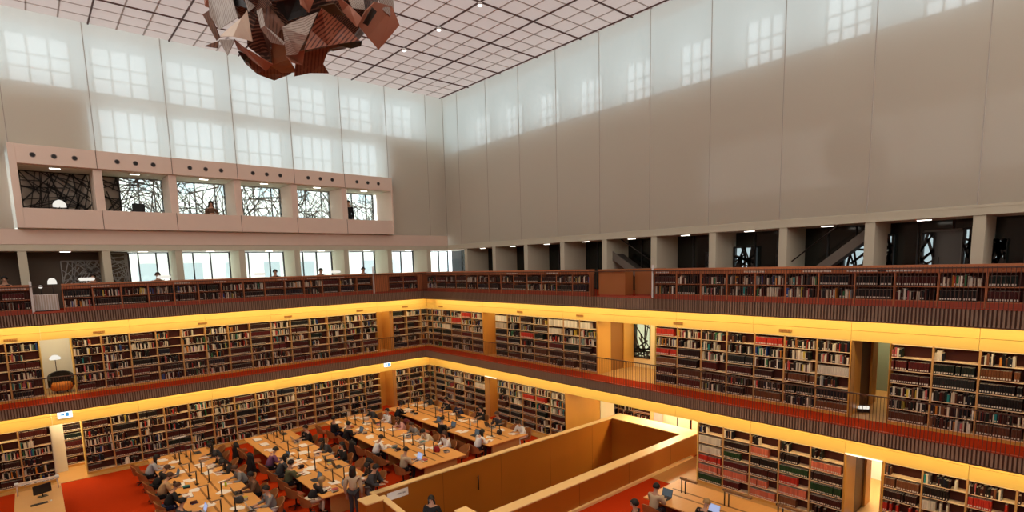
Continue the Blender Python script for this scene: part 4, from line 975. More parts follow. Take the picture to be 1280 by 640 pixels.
def open_book(p, rz, lab, col):
    o = empty('open_book', p, rz, lab, 'book', 'open books on the tables')
    b = MB(); b.box(-0.15, -0.22, 0, 0.15, 0.22, 0.006); b.build('cover', mat('cover_'+'%.2f%.2f' % col[:2], col, 0.6), o)
    for s in (1, -1):
        b = MB(); n = 6; pr = []
        for k in range(n+1): t = k/n; pr.append((s*(0.002+0.205*t), 0.008+0.030*math.sin(min(1, t*1.6+.15)*PI*0.75)*(1-t*.5)))
        for (ya, za), (yb, zb) in zip(pr, pr[1:]):
            P = [(-.14, ya, .006), (.14, ya, .006), (.14, yb, .006), (-.14, yb, .006), (-.14, ya, za), (.14, ya, za), (.14, yb, zb), (-.14, yb, zb)]
            if s < 0: P = [P[3], P[2], P[1], P[0], P[7], P[6], P[5], P[4]]
            b.hexa(P)
        b.build('pages', PAPER, o)
def book_pile(p, rz, base, rr, where):
    for k, hgt in enumerate(rr.sample([.03, .045, .025, .05, .035], rr.choice((2, 3)))):
        col = rr.choice(DK+MAR+LITE+BRT); zz = p[2]+sum(x_[1] for x_ in base) ; base.append((0, hgt))
        o = empty('closed_book', (p[0]+rr.uniform(-.02, .02), p[1]+rr.uniform(-.02, .02), zz), rz+rr.uniform(-.3, .3), '%s closed book, %s in pile, %s' % (cname(col), ordn(k+1), where), 'book', 'piled books on the tables')
        b = MB(); b.box(-.11, -.08, 0, .11, .08, .004); b.box(-.11, -.08, hgt-.005, .11, .08, hgt-.001); b.box(-.11, -.08, 0, .11, -.074, hgt-.001); b.build('cover', mat('cover_'+'%.2f%.2f' % col[:2], col, 0.6), o)
        b = MB(); b.box(-.104, -.074, .004, .104, .074, hgt-.005); b.build('pages', PAPER, o)
def bag(p, rz, lab, col, sc=1.0):
    o = empty('bag', p, rz, lab, 'bag'); b = MB(); n = 14
    prof = [(0.02, 0.0), (0.15, 0.0), (0.19, 0.06), (0.18, 0.18), (0.13, 0.28), (0.07, 0.31), (0.01, 0.31)]
    b.lathe(prof, n); b.v = [(x*0.75*sc, y*sc*1.15, z*sc*(1+.08*math.sin(9*x+7*y))) for x, y, z in b.v]; b.build('sack', mat('bag_%.2f%.2f%.2f' % col, col, 0.8), o)
    b = MB(); b.tube([(0, 0.12*math.cos(t)*sc, (0.29+0.10*math.sin(t))*sc) for t in [PI*k/8 for k in range(9)]], 0.012, 6); b.build('handle', DARKM, o)
def bottle(p, lab, col):
    o = empty('bottle', p, 0, lab, 'bottle'); b = MB(); b.lathe([(0.005, 0), (0.034, 0.0), (0.036, 0.02), (0.036, 0.15), (0.015, 0.19), (0.014, 0.21)], 12); b.build('body', mat('bottle_%.2f%.2f' % col[:2], col, 0.15), o)
    b = MB(); b.lathe([(0.016, 0.205), (0.016, 0.228), (0.003, 0.229)], 10); b.build('cap', WPAINT, o)
def coat_heap(p, rz, lab, col=(.012, .011, .012), sc=1.0):     # coat hung over a chair back
    o = empty('coat', p, rz, lab, 'coat', None); b = MB(); n = 18; rows = 9
    for a in range(rows+1):
        t = a/rows; z = 0.90-0.80*t; wv = 0.30+0.10*t
        for q in range(n):
            ph = 2*PI*q/n; fold = 1+0.12*math.sin(5*ph+3*t)*t
            b.v.append(((0.10+.10*t)*math.cos(ph)*fold*sc-0.30, wv*math.sin(ph)*fold*sc, z*sc+0.03*math.sin(ph*2)*(1-t)))
    for a in range(rows):
        for q in range(n): b.f.append((a*n+q, (a+1)*n+q, (a+1)*n+(q+1) % n, a*n+(q+1) % n)); b.mi.append(0); b.c.append(None); b.sm.append(True)
    b.f.append(tuple(reversed([q for q in range(n)]))[::-1]); b.mi.append(0); b.c.append(None); b.sm.append(False)
    b.build('body', mat('coat_%.2f%.2f%.2f' % col, col, 0.9), o)
    for s in (1, -1):
        b = MB(); b.tube([(-0.30, s*0.24, 0.84), (-0.36, s*0.36, 0.62), (-0.34, s*0.38, 0.34)], [0.06, 0.055, 0.05], 8); b.build('sleeve', MATS['coat_%.2f%.2f%.2f' % col], o)
# seated readers: table, side (L = image left = +x side), y, pose, top, hair, style, trousers, text, item
SIT = [
 (1, 'L', 2.65, 'read', 'light grey', 'dark', 'hair_long', 'black', 'person with long dark hair in light grey top', 'papers'),
 (1, 'L', 4.15, 'deep', 'black', 'brown', 'hair_short', 'black', 'person in black bending over a dark laptop', 'dlaptop'),
 (1, 'L', 5.40, 'read', 'tan', 'brown', 'hair_short', 'black', 'person in tan coat leaning on the table', 'openbook'),
 (1, 'L', 6.70, 'read', 'black', 'brown', 'hair_bun', 'navy', 'person in black top with brown bun', 'openbook'),
 (1, 'L', 8.60, 'type', 'charcoal', 'dark', 'hair_short', 'black', 'person in charcoal jacket at the lower frame edge', 'laptop'),
 (1, 'R', 2.60, 'read', 'charcoal', 'dark', 'hair_long', 'black', 'person in charcoal top with long hair', 'papers'),
 (1, 'R', 3.94, 'deep', 'black', 'dark', 'hair_short', 'black', 'person in black jacket bent over a book', 'openbook'),
 (1, 'R', 5.10, 'deep', 'black', 'dark', 'hair_long', 'charcoal', 'long-haired person in black slumped on the table', 'papers'),
 (1, 'R', 6.34, 'read', 'grey', 'brown', 'hair_short', 'black', 'brown-haired person in grey jumper', 'papers'),
 (1, 'R', 7.75, 'type', 'brown', 'dark', 'hair_short', 'black', 'person in brown jumper reaching to a laptop', 'dlaptop'),
 (1, 'R', 9.50, 'type', 'grey', 'dark', 'hair_short', 'white', 'person in grey blazer over white', 'laptop'),
 (2, 'L', 5.25, 'read', 'purple', 'dark', 'hair_short', 'black', 'person in purple top with dark hair', 'dlaptop'),
 (2, 'L', 6.45, 'read', 'charcoal', 'dark', 'hair_long', 'charcoal', 'person in charcoal with long dark hair', 'papers'),
 (2, 'L', 7.55, 'type', 'olive', 'dark', 'hair_short', 'black', 'person in dark olive coat', 'openbook'),
 (2, 'L', 9.75, 'deep', 'black', 'blond', 'hair_long', 'cream', 'blond person in black sweater with pale trousers', 'openbook'),
 (2, 'R', 3.15, 'type', 'black', 'dark', 'hair_short', 'black', 'person in black before a white laptop', 'laptop'),
 (2, 'R', 5.48, 'read', 'charcoal', 'dark', 'hair_long', 'light grey', 'person in charcoal cardigan beside papers', 'papers'),
 (2, 'R', 6.91, 'sit', 'black', 'dark', 'hair_long', 'grey', 'person in black jacket and grey skirt', 'dlaptop'),
 (2, 'R', 9.80, 'read', 'black', 'dark', 'hair_long', 'black', 'long black-haired person in black coat', 'papers'),
 (3, 'L', 2.70, 'sit', 'black', 'dark', 'hair_short', 'navy', 'upright person in long black coat', 'papers'),
 (3, 'L', 4.10, 'type', 'black', 'dark', 'hair_short', 'black', 'person in black shirt typing', 'dlaptop'),
 (3, 'L', 7.00, 'read', 'white', 'dark', 'hair_short', 'black', 'person in white shirt and dark vest', 'openbook'),
 (3, 'L', 9.45, 'type', 'beige', 'dark', 'hair_short', 'black', 'person in beige shirt typing on a lilac laptop', 'laptop'),
 (3, 'R', 1.9, 'read', 'charcoal', 'dark', 'hair_short', 'black', 'person in charcoal at the far corner', 'papers'),
 (3, 'R', 3.30, 'sit', 'white', 'dark', 'hair_short', 'black', 'dark-haired person in bright white shirt', 'dlaptop'),
 (3, 'R', 4.9, 'read', 'pink', 'brown', 'hair_long', 'black', 'person in pink top with brown hair', 'openbook'),
 (3, 'R', 6.2, 'read', 'grey', 'brown', 'hair_short', 'brown', 'person in grey cardigan reading', 'papers'),
 (3, 'R', 7.4, 'deep', 'cream', 'dark', 'hair_short', 'brown', 'person in cream top bent low', 'openbook'),
 (3, 'R', 8.75, 'type', 'white', 'brown', 'hair_long', 'black', 'person in white blouse leaning on one arm', 'papers'),
 (4, 'L', 2.45, 'read', 'black', 'dark', 'hair_short', 'black', 'person in black hunched over papers', 'papers'),
 (4, 'L', 6.7, 'type', 'black', 'dark', 'hair_short', 'navy', 'short-haired person in black seen from behind', 'dlaptop'),
 (4, 'L', 9.60, 'read', 'white', 'dark', 'hair_long', 'black', 'person in white shirt with long dark hair', 'papers'),
 (4, 'R', 1.84, 'read', 'charcoal', 'dark', 'hair_long', 'black', 'person in charcoal near the corner shelves', 'papers'),
 (4, 'R', 3.5, 'type', 'black', 'dark', 'hair_short', 'black', 'person in black typing on a laptop', 'laptop'),
 (4, 'R', 4.75, 'read', 'navy', 'brown', 'hair_short', 'black', 'person in navy with brown hair', 'openbook'),
 (4, 'R', 6.5, 'sit', 'black', 'dark', 'hair_long', 'black', 'person in black facing us over white papers', 'papers'),
 (4, 'R', 7.95, 'type', 'charcoal', 'brown', 'hair_short', 'brown', 'person in charcoal with reddish hair', 'dlaptop'),
 (4, 'R', 9.75, 'read', 'white', 'brown', 'hair_short', 'white', 'person in white bending at the near corner', 'papers'),
 (5, 'L', 18.85, 'type', 'beige', 'dark', 'hair_short', 'charcoal', 'person in pale beige shirt typing, seen from behind', 'dlaptop'),
 (5, 'L', 20.55, 'read', 'black', 'blond', 'hair_short', 'black', 'blond person wearing a black headband and black top', 'laptop'),
]
occ = {}
for (t, side, y, pose, top, hair, hs, tr, txt, item) in SIT:
    y += YO if t < 5 else 0
    e = TX[t][1] if side == 'L' else TX[t][0]; sg = 1 if side == 'L' else -1
    x = e+sg*0.22; rz = PI if side == 'L' else 0
    occ.setdefault((t, side), []).append(y)
    person(x, y, rz, FLOOR, pose, top, hair, hs, tr, '%s, %s side, %s' % (txt, 'left' if side == 'L' else 'right', TN[t]), SKIN2 if txt.startswith('person in brown') else None)
    zt = FLOOR+TZ; ix = e-sg*0.42; w_ = 'in front of the ' + txt.replace('bending over a dark laptop', '').replace('typing on a lilac laptop', '')
    w_ = w_.split(', seen')[0]; rr = random.Random(int(y*100)+t)
    short = ' '.join(w_.split()[:9]); tail = ', ' + TN[t].replace(' from left', '')
    if item == 'laptop': laptop((ix, y, zt), rz, 'open silver laptop ' + short)
    elif item == 'dlaptop': laptop((ix, y, zt), rz, 'open dark laptop ' + short, True)
    elif item == 'papers': papers((ix, y, zt), rz+rr.uniform(-.2, .2), 'loose white papers ' + short, rr)
    else: open_book((ix, y, zt), rz+rr.uniform(-.2, .2), 'open book ' + short, rr.choice(DK+MAR))
    if rr.random() < 0.75 and t < 5: papers((e-sg*0.80, y-0.40, zt), rz+rr.uniform(-.5, .5), 'white papers lying beyond the ' + ' '.join(txt.split()[:8]), rr)
    if rr.random() < 0.7: book_pile((e-sg*0.55, y+0.42, zt), rz, [], rr, 'beside '+' '.join(txt.split()[:6]))
# empty places keep a chair; every reader has one
for t in (1, 2, 3, 4, 5):
    for side in 'LR':
        e = TX[t][1] if side == 'L' else TX[t][0]; sg = 1 if side == 'L' else -1; rz = PI if side == 'L' else 0
        ys = [(y, True) for y in occ.get((t, side), [])]; y = TY[t][0]+0.65
        while y < min(TY[t][1]-0.4, 24.5):
            if all(abs(y-q) > 0.85 for q, _ in ys): ys.append((y, False))
            y += 0.25
        ys.sort(); ne = 0
        for i, (y, oc) in enumerate(ys):
            if t == 5 and side == 'R': continue
            x = e+sg*(0.24 if oc else 0.32)
            chair(x, y, rz+(0 if oc else R.uniform(-.3, .3)), '%stan shell chair, %s from far end, %s side, %s' % ('occupied ' if oc else 'empty ', ordn(i+1), 'left' if side == 'L' else 'right', TN[t]))
            if not oc and t < 5:
                ne += 1; q = R.random(); zt = FLOOR+TZ; wh = '%s empty %s place, %s' % (ordn(ne), 'left' if side == 'L' else 'right', TN[t].replace(' from left', '').replace('by the right shelves', 'by shelves')); ix = e-sg*0.45
                if q < .4: papers((ix, y, zt), rz, 'loose papers at ' + wh, R)
                elif q < .6: open_book((ix, y, zt), rz, 'open book at ' + wh, R.choice(DK+MAR))
                elif q < .8: book_pile((ix, y, zt), rz, [], R, 'at ' + wh)
                else: laptop((ix, y, zt), rz, 'unattended dark laptop at ' + wh, True)
# coats, bags, bottles
for x, y, rz, lab in ((11.38, 1.95, PI, 'black coat hanging over a chair at far left side of the second table'), (11.35, 3.95, PI, 'long black coat draped over a chair, left side, middle of second table'), (8.55, 8.35, 0, 'black coat over an empty chair at right side of second table'), (7.40, 5.6, PI, 'black jacket over a chair at left side of third table'), (3.75, 4.3, PI, 'maroon coat over a chair at left side of fourth table')):
    coat_heap((x, y, FLOOR), rz, lab, (.10, .012, .02) if 'maroon' in lab else (.012, .011, .012))
bag((5.6, 9.35, FLOOR+TZ), 0.4, 'dark red bag lying on the near right corner of third table', (.30, .012, .015), 0.7)
bag((10.1, 10.0, FLOOR+TZ), 0, 'grey-blue bag standing on the near end of second table', (.25, .30, .36), 0.6)
bag((12.2, 9.3, FLOOR), 0, 'black backpack on the carpet between the first two tables', (.02, .02, .022), 1.1)
bag((11.5, 10.5, FLOOR), 0, 'black rucksack on the floor at near left corner of second table', (.015, .015, .017), 1.2)
bag((13.4, 8.8, FLOOR+TZ), 0.5, 'black and white bag on the near part of the leftmost table', (.05, .05, .05), 0.8)
bag((2.1, 9.4, FLOOR+TZ), 0.3, 'dark bag on the near end of the table by the shelves', (.04, .03, .03), 0.6)
bottle((13.35, 6.9, FLOOR+TZ), 'yellow-green bottle on the leftmost table', (.45, .60, .04)); bottle((5.6, 6.6, FLOOR+TZ), 'clear bottle in the middle of third table', (.6, .65, .6)); bottle((2.3, 7.4, FLOOR+TZ), 'pale bottle in the middle of the table by the shelves', (.6, .6, .55))
bottle((13.2, 8.3, FLOOR+TZ), 'black bottle standing on the near part of the leftmost table', (.02, .02, .02))
# desk computer on the small left table
o = empty('desktop_monitor', (18.5, 3.05, FLOOR+TZ), 1.9, 'black monitor on a stand with its side to us on the left edge table', 'monitor')
b = MB(); b.box(-0.03, -0.27, 0.12, 0.01, 0.27, 0.46); b.build('screen', mat('monitor_black', (.012, .012, .014), .4), o, 0.008)
b = MB(); b.tube([(-0.04, 0, 0.02), (-0.04, 0, 0.25)], 0.02, 8); b.build('stand', DARKM, o); b = MB(); b.box(-0.14, -0.13, 0, 0.08, 0.13, 0.015); b.build('foot', DARKM, o)
o = empty('keyboard', (18.62, 3.85, FLOOR+TZ), 0.1, 'black keyboard lying before the monitor on the left edge table', 'keyboard')
b = MB(); b.box(-0.24, -0.08, 0, 0.24, 0.08, 0.02); b.build('case', DARKM, o, 0.005)
b = MB()
for i in range(4): b.box(-0.22, -0.065+i*.034, 0.02, 0.22, -0.04+i*.034, 0.026)
b.build('keys', KEYS, o)['kind'] = 'stuff'
o = empty('computer_mouse', (18.30, 3.75, FLOOR+TZ), 0.3, 'small white mouse beside the black keyboard', 'mouse'); b = MB(); b.ell((0, 0, 0.012), (0.035, 0.06, 0.022)); b.build('shell', WPAINT, o); b = MB(); b.box(-.004, -.05, .03, .004, -.02, .037); b.build('wheel', DARKM, o)
# standing people
person(10.32, 11.25, -2.2, FLOOR, 'stand', 'beige', 'dark', 'hair_long', 'charcoal', 'standing person with long dark hair in beige top by the stairwell corner')
person(9.72, 11.28, 2.2, FLOOR, 'bend', 'charcoal', 'dark', 'hair_short', 'grey', 'person in charcoal bending beside the stairwell corner block')
person(8.72, 13.75, 0.75, FLOOR-0.19*4, 'stand', 'black', 'dark', 'hair_long', 'black', 'person in black with long dark hair climbing the stairs, facing us')
p = at_z(795, 634, -5.15); person(p.x, p.y, -1.0, FLOOR, 'stand', 'black', 'dark', 'hair_short', 'black', 'dark-haired person walking behind the foreground table, head at frame bottom')
# ------------------------------------------------------------------ readers and lamps on the top gallery and in the loggia
DESKW = mat('gallery_desk', (0.30, 0.13, 0.05), 0.5)
gd = []
for i, (px, top, hair) in enumerate(((5, 'black', 'dark'), (116, 'black', 'dark'), (197, 'brown', 'brown'), (344, 'black', 'dark'), (401, 'black', 'dark'), (454, 'charcoal', 'dark'))):
    x = at_y(px, 345, -1.25).x
    person(x, -1.25, PI/2, G2, 'sit', top, hair, 'hair_short', 'black', 'head of a seated reader above the left parapet, %s from left' % ordn(i+1)); chair(x, -1.27, PI/2, 'chair under the reader above the left parapet, %s from left' % ordn(i+1), G2)
o = empty('gallery_desk', (10, -0.72, G2), 0, 'long wooden reading desk behind the left top parapet', 'desk')
b = MB(); b.box(-9.5, -0.28, 0.70, 7.0, 0.28, 0.74); b.build('tabletop', DESKW, o)
for x in (-9.2, -5, -1, 3, 6.8): b = MB(); b.box(x-0.03, -0.25, 0, x+0.03, 0.25, 0.70); b.build('leg', DESKW, o)
lpp = None
for i, px in enumerate((108, 205, 325, 420)):
    x = at_y(px, 346, -0.6).x
    lab = 'white horizontal lampshade glowing above the left parapet, %s from left' % ordn(i+1)
    if lpp is None:
        lpp = empty('table_lamp', (x, -0.6, G2+0.74), 0, lab, 'lamp', 'lamps on the left gallery desk')
        b = MB(); b.lathe([(0.08, 0), (0.08, 0.015), (0.015, 0.03), (0.012, 0.50)], 10); b.build('stand', WPAINT, lpp)
        b = MB(); b.tube([(-0.26, 0, 0.52), (-0.22, 0, 0.55), (0.22, 0, 0.55), (0.26, 0, 0.52)], [0.05, 0.07, 0.07, 0.05], 10); b.build('lamp_shade', emis('shade_glow', (1, 0.95, 0.85), 0.9), lpp)
    else: dup(lpp, (x, -0.6, G2+0.74), 0, lab)
# things in the gap of the left parapet
x = at_y(54, 370, -0.6).x
o = empty('ribbed_cabinet', (x, -0.62, G2), 0, 'low white ribbed cabinet in the gap of the left parapet', 'cabinet')
b = MB(); b.box(-0.46, -0.2, 0.08, 0.46, 0.2, 0.72); b.build('body', WPAINT, o)
b = MB(); k = -0.44
while k < 0.43: b.box(k, 0.2, 0.1, k+0.045, 0.22, 0.70); k += 0.08
b.build('ribs', mat('rib_beige', (0.62, 0.55, 0.45), 0.6), o)['kind'] = 'stuff'
b = MB(); b.box(-0.44, -0.18, 0, 0.44, 0.18, 0.08); b.build('plinth', DARKM, o)
o = empty('table_lamp', (x+0.05, -0.62, G2+0.72), 0, 'small lamp with white globe on the ribbed cabinet in the parapet gap', 'lamp')
b = MB(); b.lathe([(0.07, 0), (0.07, .012), (.012, .02), (.012, .26)], 10); b.build('stand', DARKM, o); b = MB(); b.ell((0, 0, .31), (.07, .07, .06)); b.build('lamp_shade', MATS['shade_glow'], o)
o = empty('floor_lamp', (16.75+0.6, -1.3, G2), 0, 'white dome floor lamp behind the gap of the left parapet', 'lamp')
b = MB(); b.lathe([(.15, 0), (.15, .02), (.015, .03), (.015, 1.15)], 12); b.build('pole', DARKM, o); b = MB(); b.lathe([(.16, 1.12), (.15, 1.25), (.09, 1.35), (.02, 1.38)], 14); b.build('lamp_shade', MATS['shade_glow'], o)
# loggia contents
o = empty('table_lamp', (16.75, -2.1, 3.96), 0, 'white dome lamp glowing in the leftmost loggia opening', 'lamp')
b = MB(); b.lathe([(.15, 0), (.15, .02), (.015, .03), (.015, 0.92)], 12); b.build('stand', DARKM, o); b = MB(); b.lathe([(.24, .92), (.23, 1.05), (.14, 1.17), (.03, 1.22)], 14); b.build('lamp_shade', MATS['shade_glow'], o)
for i, (px, top) in enumerate(((264, 'brown'), (436, 'black'))):
    x = at_y(px, 260, -2.2).x; person(x, -2.25, PI/2, 3.96, 'sit' if i == 0 else 'stand', top, 'dark', 'hair_long' if i == 0 else 'hair_short', 'black', ['person with dark hair seated in the third loggia opening', 'dark silhouette of a person standing in the rightmost loggia opening'][i])
    if i == 0: chair(x, -2.27, PI/2, 'chair under the person in the third loggia opening', 3.96)
x = at_y(173, 258, -2.2).x
o = empty('office_chair', (x, -2.2, 3.96), 0, 'black high-backed chair showing above the second loggia parapet', 'chair')
b = MB(); b.box(-0.25, -0.06, 0.5, 0.25, 0.02, 1.22); b.build('backrest', mat('chair_black', (.012, .012, .012), .6), o, 0.03)
b = MB(); b.box(-0.25, -0.5, 0.42, 0.25, 0.0, 0.5); b.build('seat', MATS['chair_black'], o, 0.03); b = MB(); b.tube([(0, -.25, .05), (0, -.25, .42)], .03); b.build('column', DARKM, o)
for a in range(5): t = 2*PI*a/5; b = MB(); b.tube([(0, -.25, .08), (.3*math.cos(t), -.25+.3*math.sin(t), .03)], [.02, .025], 6); b.build('leg', DARKM, o)
# round armchair in the left gallery opening
o = empty('armchair', (17.45, -2.25, G1), PI/2, 'round orange tub armchair with black back in the left gallery opening', 'armchair')
b = MB(); b.lathe([(.05, .10), (.34, .12), (.43, .30), (.42, .44), (.05, .46)], 18); b.build('seat', mat('orange_fabric', (.55, .17, .02), .8), o)
b = MB(); n = 16
for k in range(n):
    a0, a1 = PI*.35+PI*1.3*k/n, PI*.35+PI*1.3*(k+1)/n; f = lambda a: .62+.30*math.sin((a-PI*.35)/1.3)
    r1, r2 = .37, .46
    P = lambda r, a, z: (r*math.cos(a), r*math.sin(a), z)
    b.hexa([P(r1, a0, .3), P(r2, a0, .3), P(r2, a1, .3), P(r1, a1, .3), P(r1, a0, f(a0)), P(r2, a0, f(a0)), P(r2, a1, f(a1)), P(r1, a1, f(a1))])
b.build('backrest', mat('black_fabric', (.012, .010, .010), .8), o)
for k in range(4): t = PI/4+k*PI/2; b = MB(); b.tube([(.22*math.cos(t), .22*math.sin(t), .13), (.27*math.cos(t), .27*math.sin(t), 0)], .02, 6); b.build('leg', DARKM, o)
o = empty('floor_lamp', (17.55, -2.9, G1), 0, 'floor lamp with white shade behind the orange armchair', 'lamp')
b = MB(); b.lathe([(.14, 0), (.14, .02), (.014, .03), (.014, 1.50)], 12); b.build('pole', DARKM, o); b = MB(); b.lathe([(.20, 1.42), (.20, 1.50), (.10, 1.60), (.02, 1.62)], 14); b.build('lamp_shade', MATS['shade_glow'], o)
# two white square lamps at the doorway feet on the right
for z, lab in ((G1, 'small white cushion-shaped light on the floor of the right gallery doorway'), (FLOOR, 'small white cushion-shaped light on the floor of the right ground floor doorway')):
    o = empty('floor_light', (-1.85, 23.25, z+0.03), 0.5, lab, 'light'); b = MB(); b.box(-.05, -.16, .10, .05, .16, .20); b.build('body', emis('floor_light_glow', (1, .93, .82), .9), o, .03)
    b = MB(); b.box(-.04, -.18, 0, .04, .18, .10); b.build('foot', DARKM, o)
# ------------------------------------------------------------------ hanging sculpture of crumpled sheets
SD = 13.0
def spt(px, py, lift=0.0):
    d = ray(px, py); d = d/math.hypot(d.x, d.y)
    rx, ry = (px-375)/128.0, (py+35)/136.0; bulge = math.sqrt(max(0, 1-min(1, rx*rx+ry*ry)))
    return CP + d*(SD-1.5*bulge-lift)
sc_c = CP + (lambda d: d/math.hypot(d.x, d.y))(ray(375, -35))*SD
sculp = empty('hanging_sculpture', sc_c, 0, 'large hanging cluster of crumpled printed metal sheets under the ceiling', 'sculpture')
def sheet_mat(name, col, lines, ls=14.0, ang=0.0, rough=0.45):
    m = mat(name, col, rough); nt = m.node_tree; bs = nt.nodes['Principled BSDF']
    if lines:
        tc = nt.nodes.new('ShaderNodeTexCoord'); mp = nt.nodes.new('ShaderNodeMapping'); wv = nt.nodes.new('ShaderNodeTexWave'); n2 = nt.nodes.new('ShaderNodeTexNoise'); mul = nt.nodes.new('ShaderNodeMath'); cr_ = nt.nodes.new('ShaderNodeValToRGB'); mx = nt.nodes.new('ShaderNodeMix'); mx.data_type = 'RGBA'
        mp.inputs['Rotation'].default_value = (ang, ang*.6, .4); wv.inputs['Scale'].default_value = ls; n2.inputs['Scale'].default_value = 9.0; mul.operation = 'MULTIPLY'
        nt.links.new(tc.outputs['Object'], mp.inputs[0]); nt.links.new(mp.outputs[0], wv.inputs[0]); nt.links.new(mp.outputs[0], n2.inputs['Vector']); nt.links.new(wv.outputs['Fac'], mul.inputs[0]); nt.links.new(n2.outputs['Fac'], mul.inputs[1])
        cr_.color_ramp.elements[0].position = .30; cr_.color_ramp.elements[1].position = .42; nt.links.new(mul.outputs[0], cr_.inputs[0])
        mx.inputs[6].default_value = (*col, 1); mx.inputs[7].default_value = (*lines, 1); nt.links.new(cr_.outputs[0], mx.inputs[0]); nt.links.new(mx.outputs[2], bs.inputs['Base Color'])
    return m
SG = sheet_mat('sheet_grey', (.42, .36, .31), (.26, .21, .18), 9, .5); SW = sheet_mat('sheet_white', (.52, .44, .37), (.30, .24, .20), 10, 1.2); SC_ = sheet_mat('sheet_cream', (.66, .52, .40), None)
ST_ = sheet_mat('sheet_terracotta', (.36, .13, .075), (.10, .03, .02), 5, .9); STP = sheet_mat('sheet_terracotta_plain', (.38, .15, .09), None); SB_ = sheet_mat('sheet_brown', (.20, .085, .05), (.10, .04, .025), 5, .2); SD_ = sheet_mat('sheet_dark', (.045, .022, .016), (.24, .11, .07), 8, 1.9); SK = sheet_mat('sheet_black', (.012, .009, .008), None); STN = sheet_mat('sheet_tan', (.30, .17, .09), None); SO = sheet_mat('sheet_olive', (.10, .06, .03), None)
def sheet(pts, m, lift, amp=0.05, seed=1):
    bm = bmesh.new(); rr = random.Random(seed); vs = [bm.verts.new(spt(x, y, lift+rr.uniform(-.16, .16))-sc_c) for x, y in pts]
    f = bm.faces.new(vs); bmesh.ops.triangulate(bm, faces=[f]); bmesh.ops.subdivide_edges(bm, edges=bm.edges[:], cuts=3, use_grid_fill=True)
    for v in bm.verts:
        q = noise.noise(v.co*1.4+Vector((seed*3.1, 0, 0)))*amp*2.4+noise.noise(v.co*4+Vector((seed, 7, 0)))*amp*.6
        dd = (CP-sc_c).normalized(); v.co += dd*q
    bm.normal_update(); me = bpy.data.meshes.new('sheet'); bm.to_mesh(me); bm.free(); me.materials.append(m)
    o = link('sheet', me, sculp); s = o.modifiers.new('thick', 'SOLIDIFY'); s.thickness = 0.015; s.offset = 0
    return o
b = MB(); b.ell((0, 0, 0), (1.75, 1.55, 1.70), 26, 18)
b.v = [tuple(Vector(v)*(1+.16*noise.noise(Vector(v)*1.7))*0.92) for v in b.v]; b.sm = [False]*len(b.sm); b.build('core', SD_, sculp)
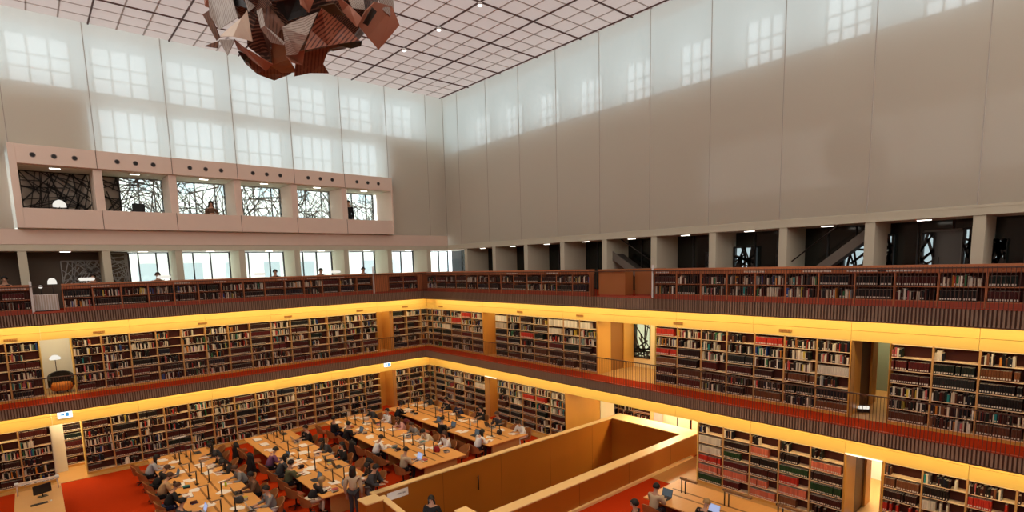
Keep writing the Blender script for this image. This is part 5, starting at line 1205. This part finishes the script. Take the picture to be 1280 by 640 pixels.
SH_ = [
 ([(260, -14), (285, -20), (297, 22), (274, 37), (262, 19)], SG, .25), ([(253, 18), (261, 13), (275, 47), (271, 51)], SB_, .1), ([(275, 45.5), (302, 22), (309, 13), (315.6, 52), (291.5, 46)], SC_, .55),
 ([(256.5, 57.5), (274, 51), (273, 60)], SB_, .2), ([(273, 50), (294, 50), (284, 70)], SG, .35), ([(292, 49), (303.6, 59), (341, 80), (333, 88), (297, 61)], STP, .3),
 ([(306, 8), (322, 18), (337, 43), (340, 82), (309, 58)], SD_, .35), ([(298, 64), (314, 70), (340, 80), (368, 88), (362, 93), (343, 100), (322, 92), (307, 79)], SB_, .05), ([(298, 64), (311, 69), (312, 80), (305, 76)], SK, .15),
 ([(323, 14), (335, 6), (356, 31), (356, 54), (340, 51), (327, 34)], SB_, .30), ([(321, 14), (327, 10), (331, 32), (343, 49), (356, 53), (355, 56), (339, 53), (326, 35)], SG, .50),
 ([(340, 52), (356, 54), (361, 74), (371, 90), (352, 91), (338, 82)], STN, .22), ([(353, 34), (378, 22), (397, 15), (384, 45), (372, 68), (358, 69)], SW, .55), ([(356, 68), (381, 63), (378, 82), (364, 78)], STP, .40),
 ([(402, 10), (430, 31), (450, 51), (410, 57), (380, 63), (389, 38)], ST_, .62), ([(370, 69), (412, 57), (404, 80), (411, 91), (387, 91), (368, 95)], SB_, .22), ([(447, 31), (456, 14), (468, 2), (490, 8), (499, 31), (486, 47), (473, 62), (460, 47)], STP, .30),
 ([(453.5, 29), (465, 9), (470.5, 14), (459.5, 32)], SK, .62), ([(466, -18), (490, -20), (492, 14), (498, 30), (478, 12)], SG, .20), ([(420, -6), (436, 6), (452, 22), (446, 34), (428, 14)], STP, .55),
 ([(421, 55), (436, 51), (452, 51), (451, 57), (438, 60)], SK, .10), ([(300, -20), (332, -20), (326, 2), (311, 15)], SG, .35), ([(300, -6), (330, -14), (340, 6), (316, 18)], SD_, .45), ([(372, -18), (400, -18), (386, 16), (376, 6)], STP, .60), ([(397, 8), (418, 4), (431, 20), (413, 17)], SO, .45),
 ([(431, -10), (452, -12), (456, 12), (440, 10)], SW, .30), ([(350, -16), (374, -10), (384, 18), (360, 26), (345, 8)], SK, .35), ([(405, 22), (436, 36), (447, 50), (426, 40)], SK, .50), ([(284, -18), (302, -8), (310, 10), (292, 6)], SK, .2), ([(252, -26), (262, -24), (262, 10), (256, 8)], STP, .1), ([(332, -24), (372, -24), (368, -2), (340, 2)], SD_, .45), ([(402, -24), (440, -26), (432, 0), (408, 2)], SB_, .45),
 ([(258, -60), (320, -80), (330, -20), (262, -14)], SG, .2), ([(330, -90), (400, -95), (405, -26), (340, -22)], ST_, .4), ([(405, -85), (480, -70), (490, -18), (410, -22)], SB_, .3), ([(270, -110), (340, -150), (350, -80), (265, -50)], STN, .1), ([(350, -160), (440, -140), (470, -70), (380, -90)], SW, .1)]
for i, (pts, m, lf) in enumerate(SH_): sheet(pts, m, lf, 0.05, i+1)
for dx, dy in ((.8, .6), (-.8, .6), (0, -.9)):
    b = MB(); b.tube([(dx, dy, 1.2), (dx, dy, CEIL-sc_c.z)], 0.015, 6); b.build('cable', DARKM, sculp)

for o in S.objects:                       # things on the tables at the readers' scale
    if o.parent is None and o.type == 'EMPTY' and o.get('category') in ('laptop', 'papers', 'bag', 'bottle') or (o.parent is None and o.name.startswith('open_book')): o.scale = (1.12, 1.12, 1.12)
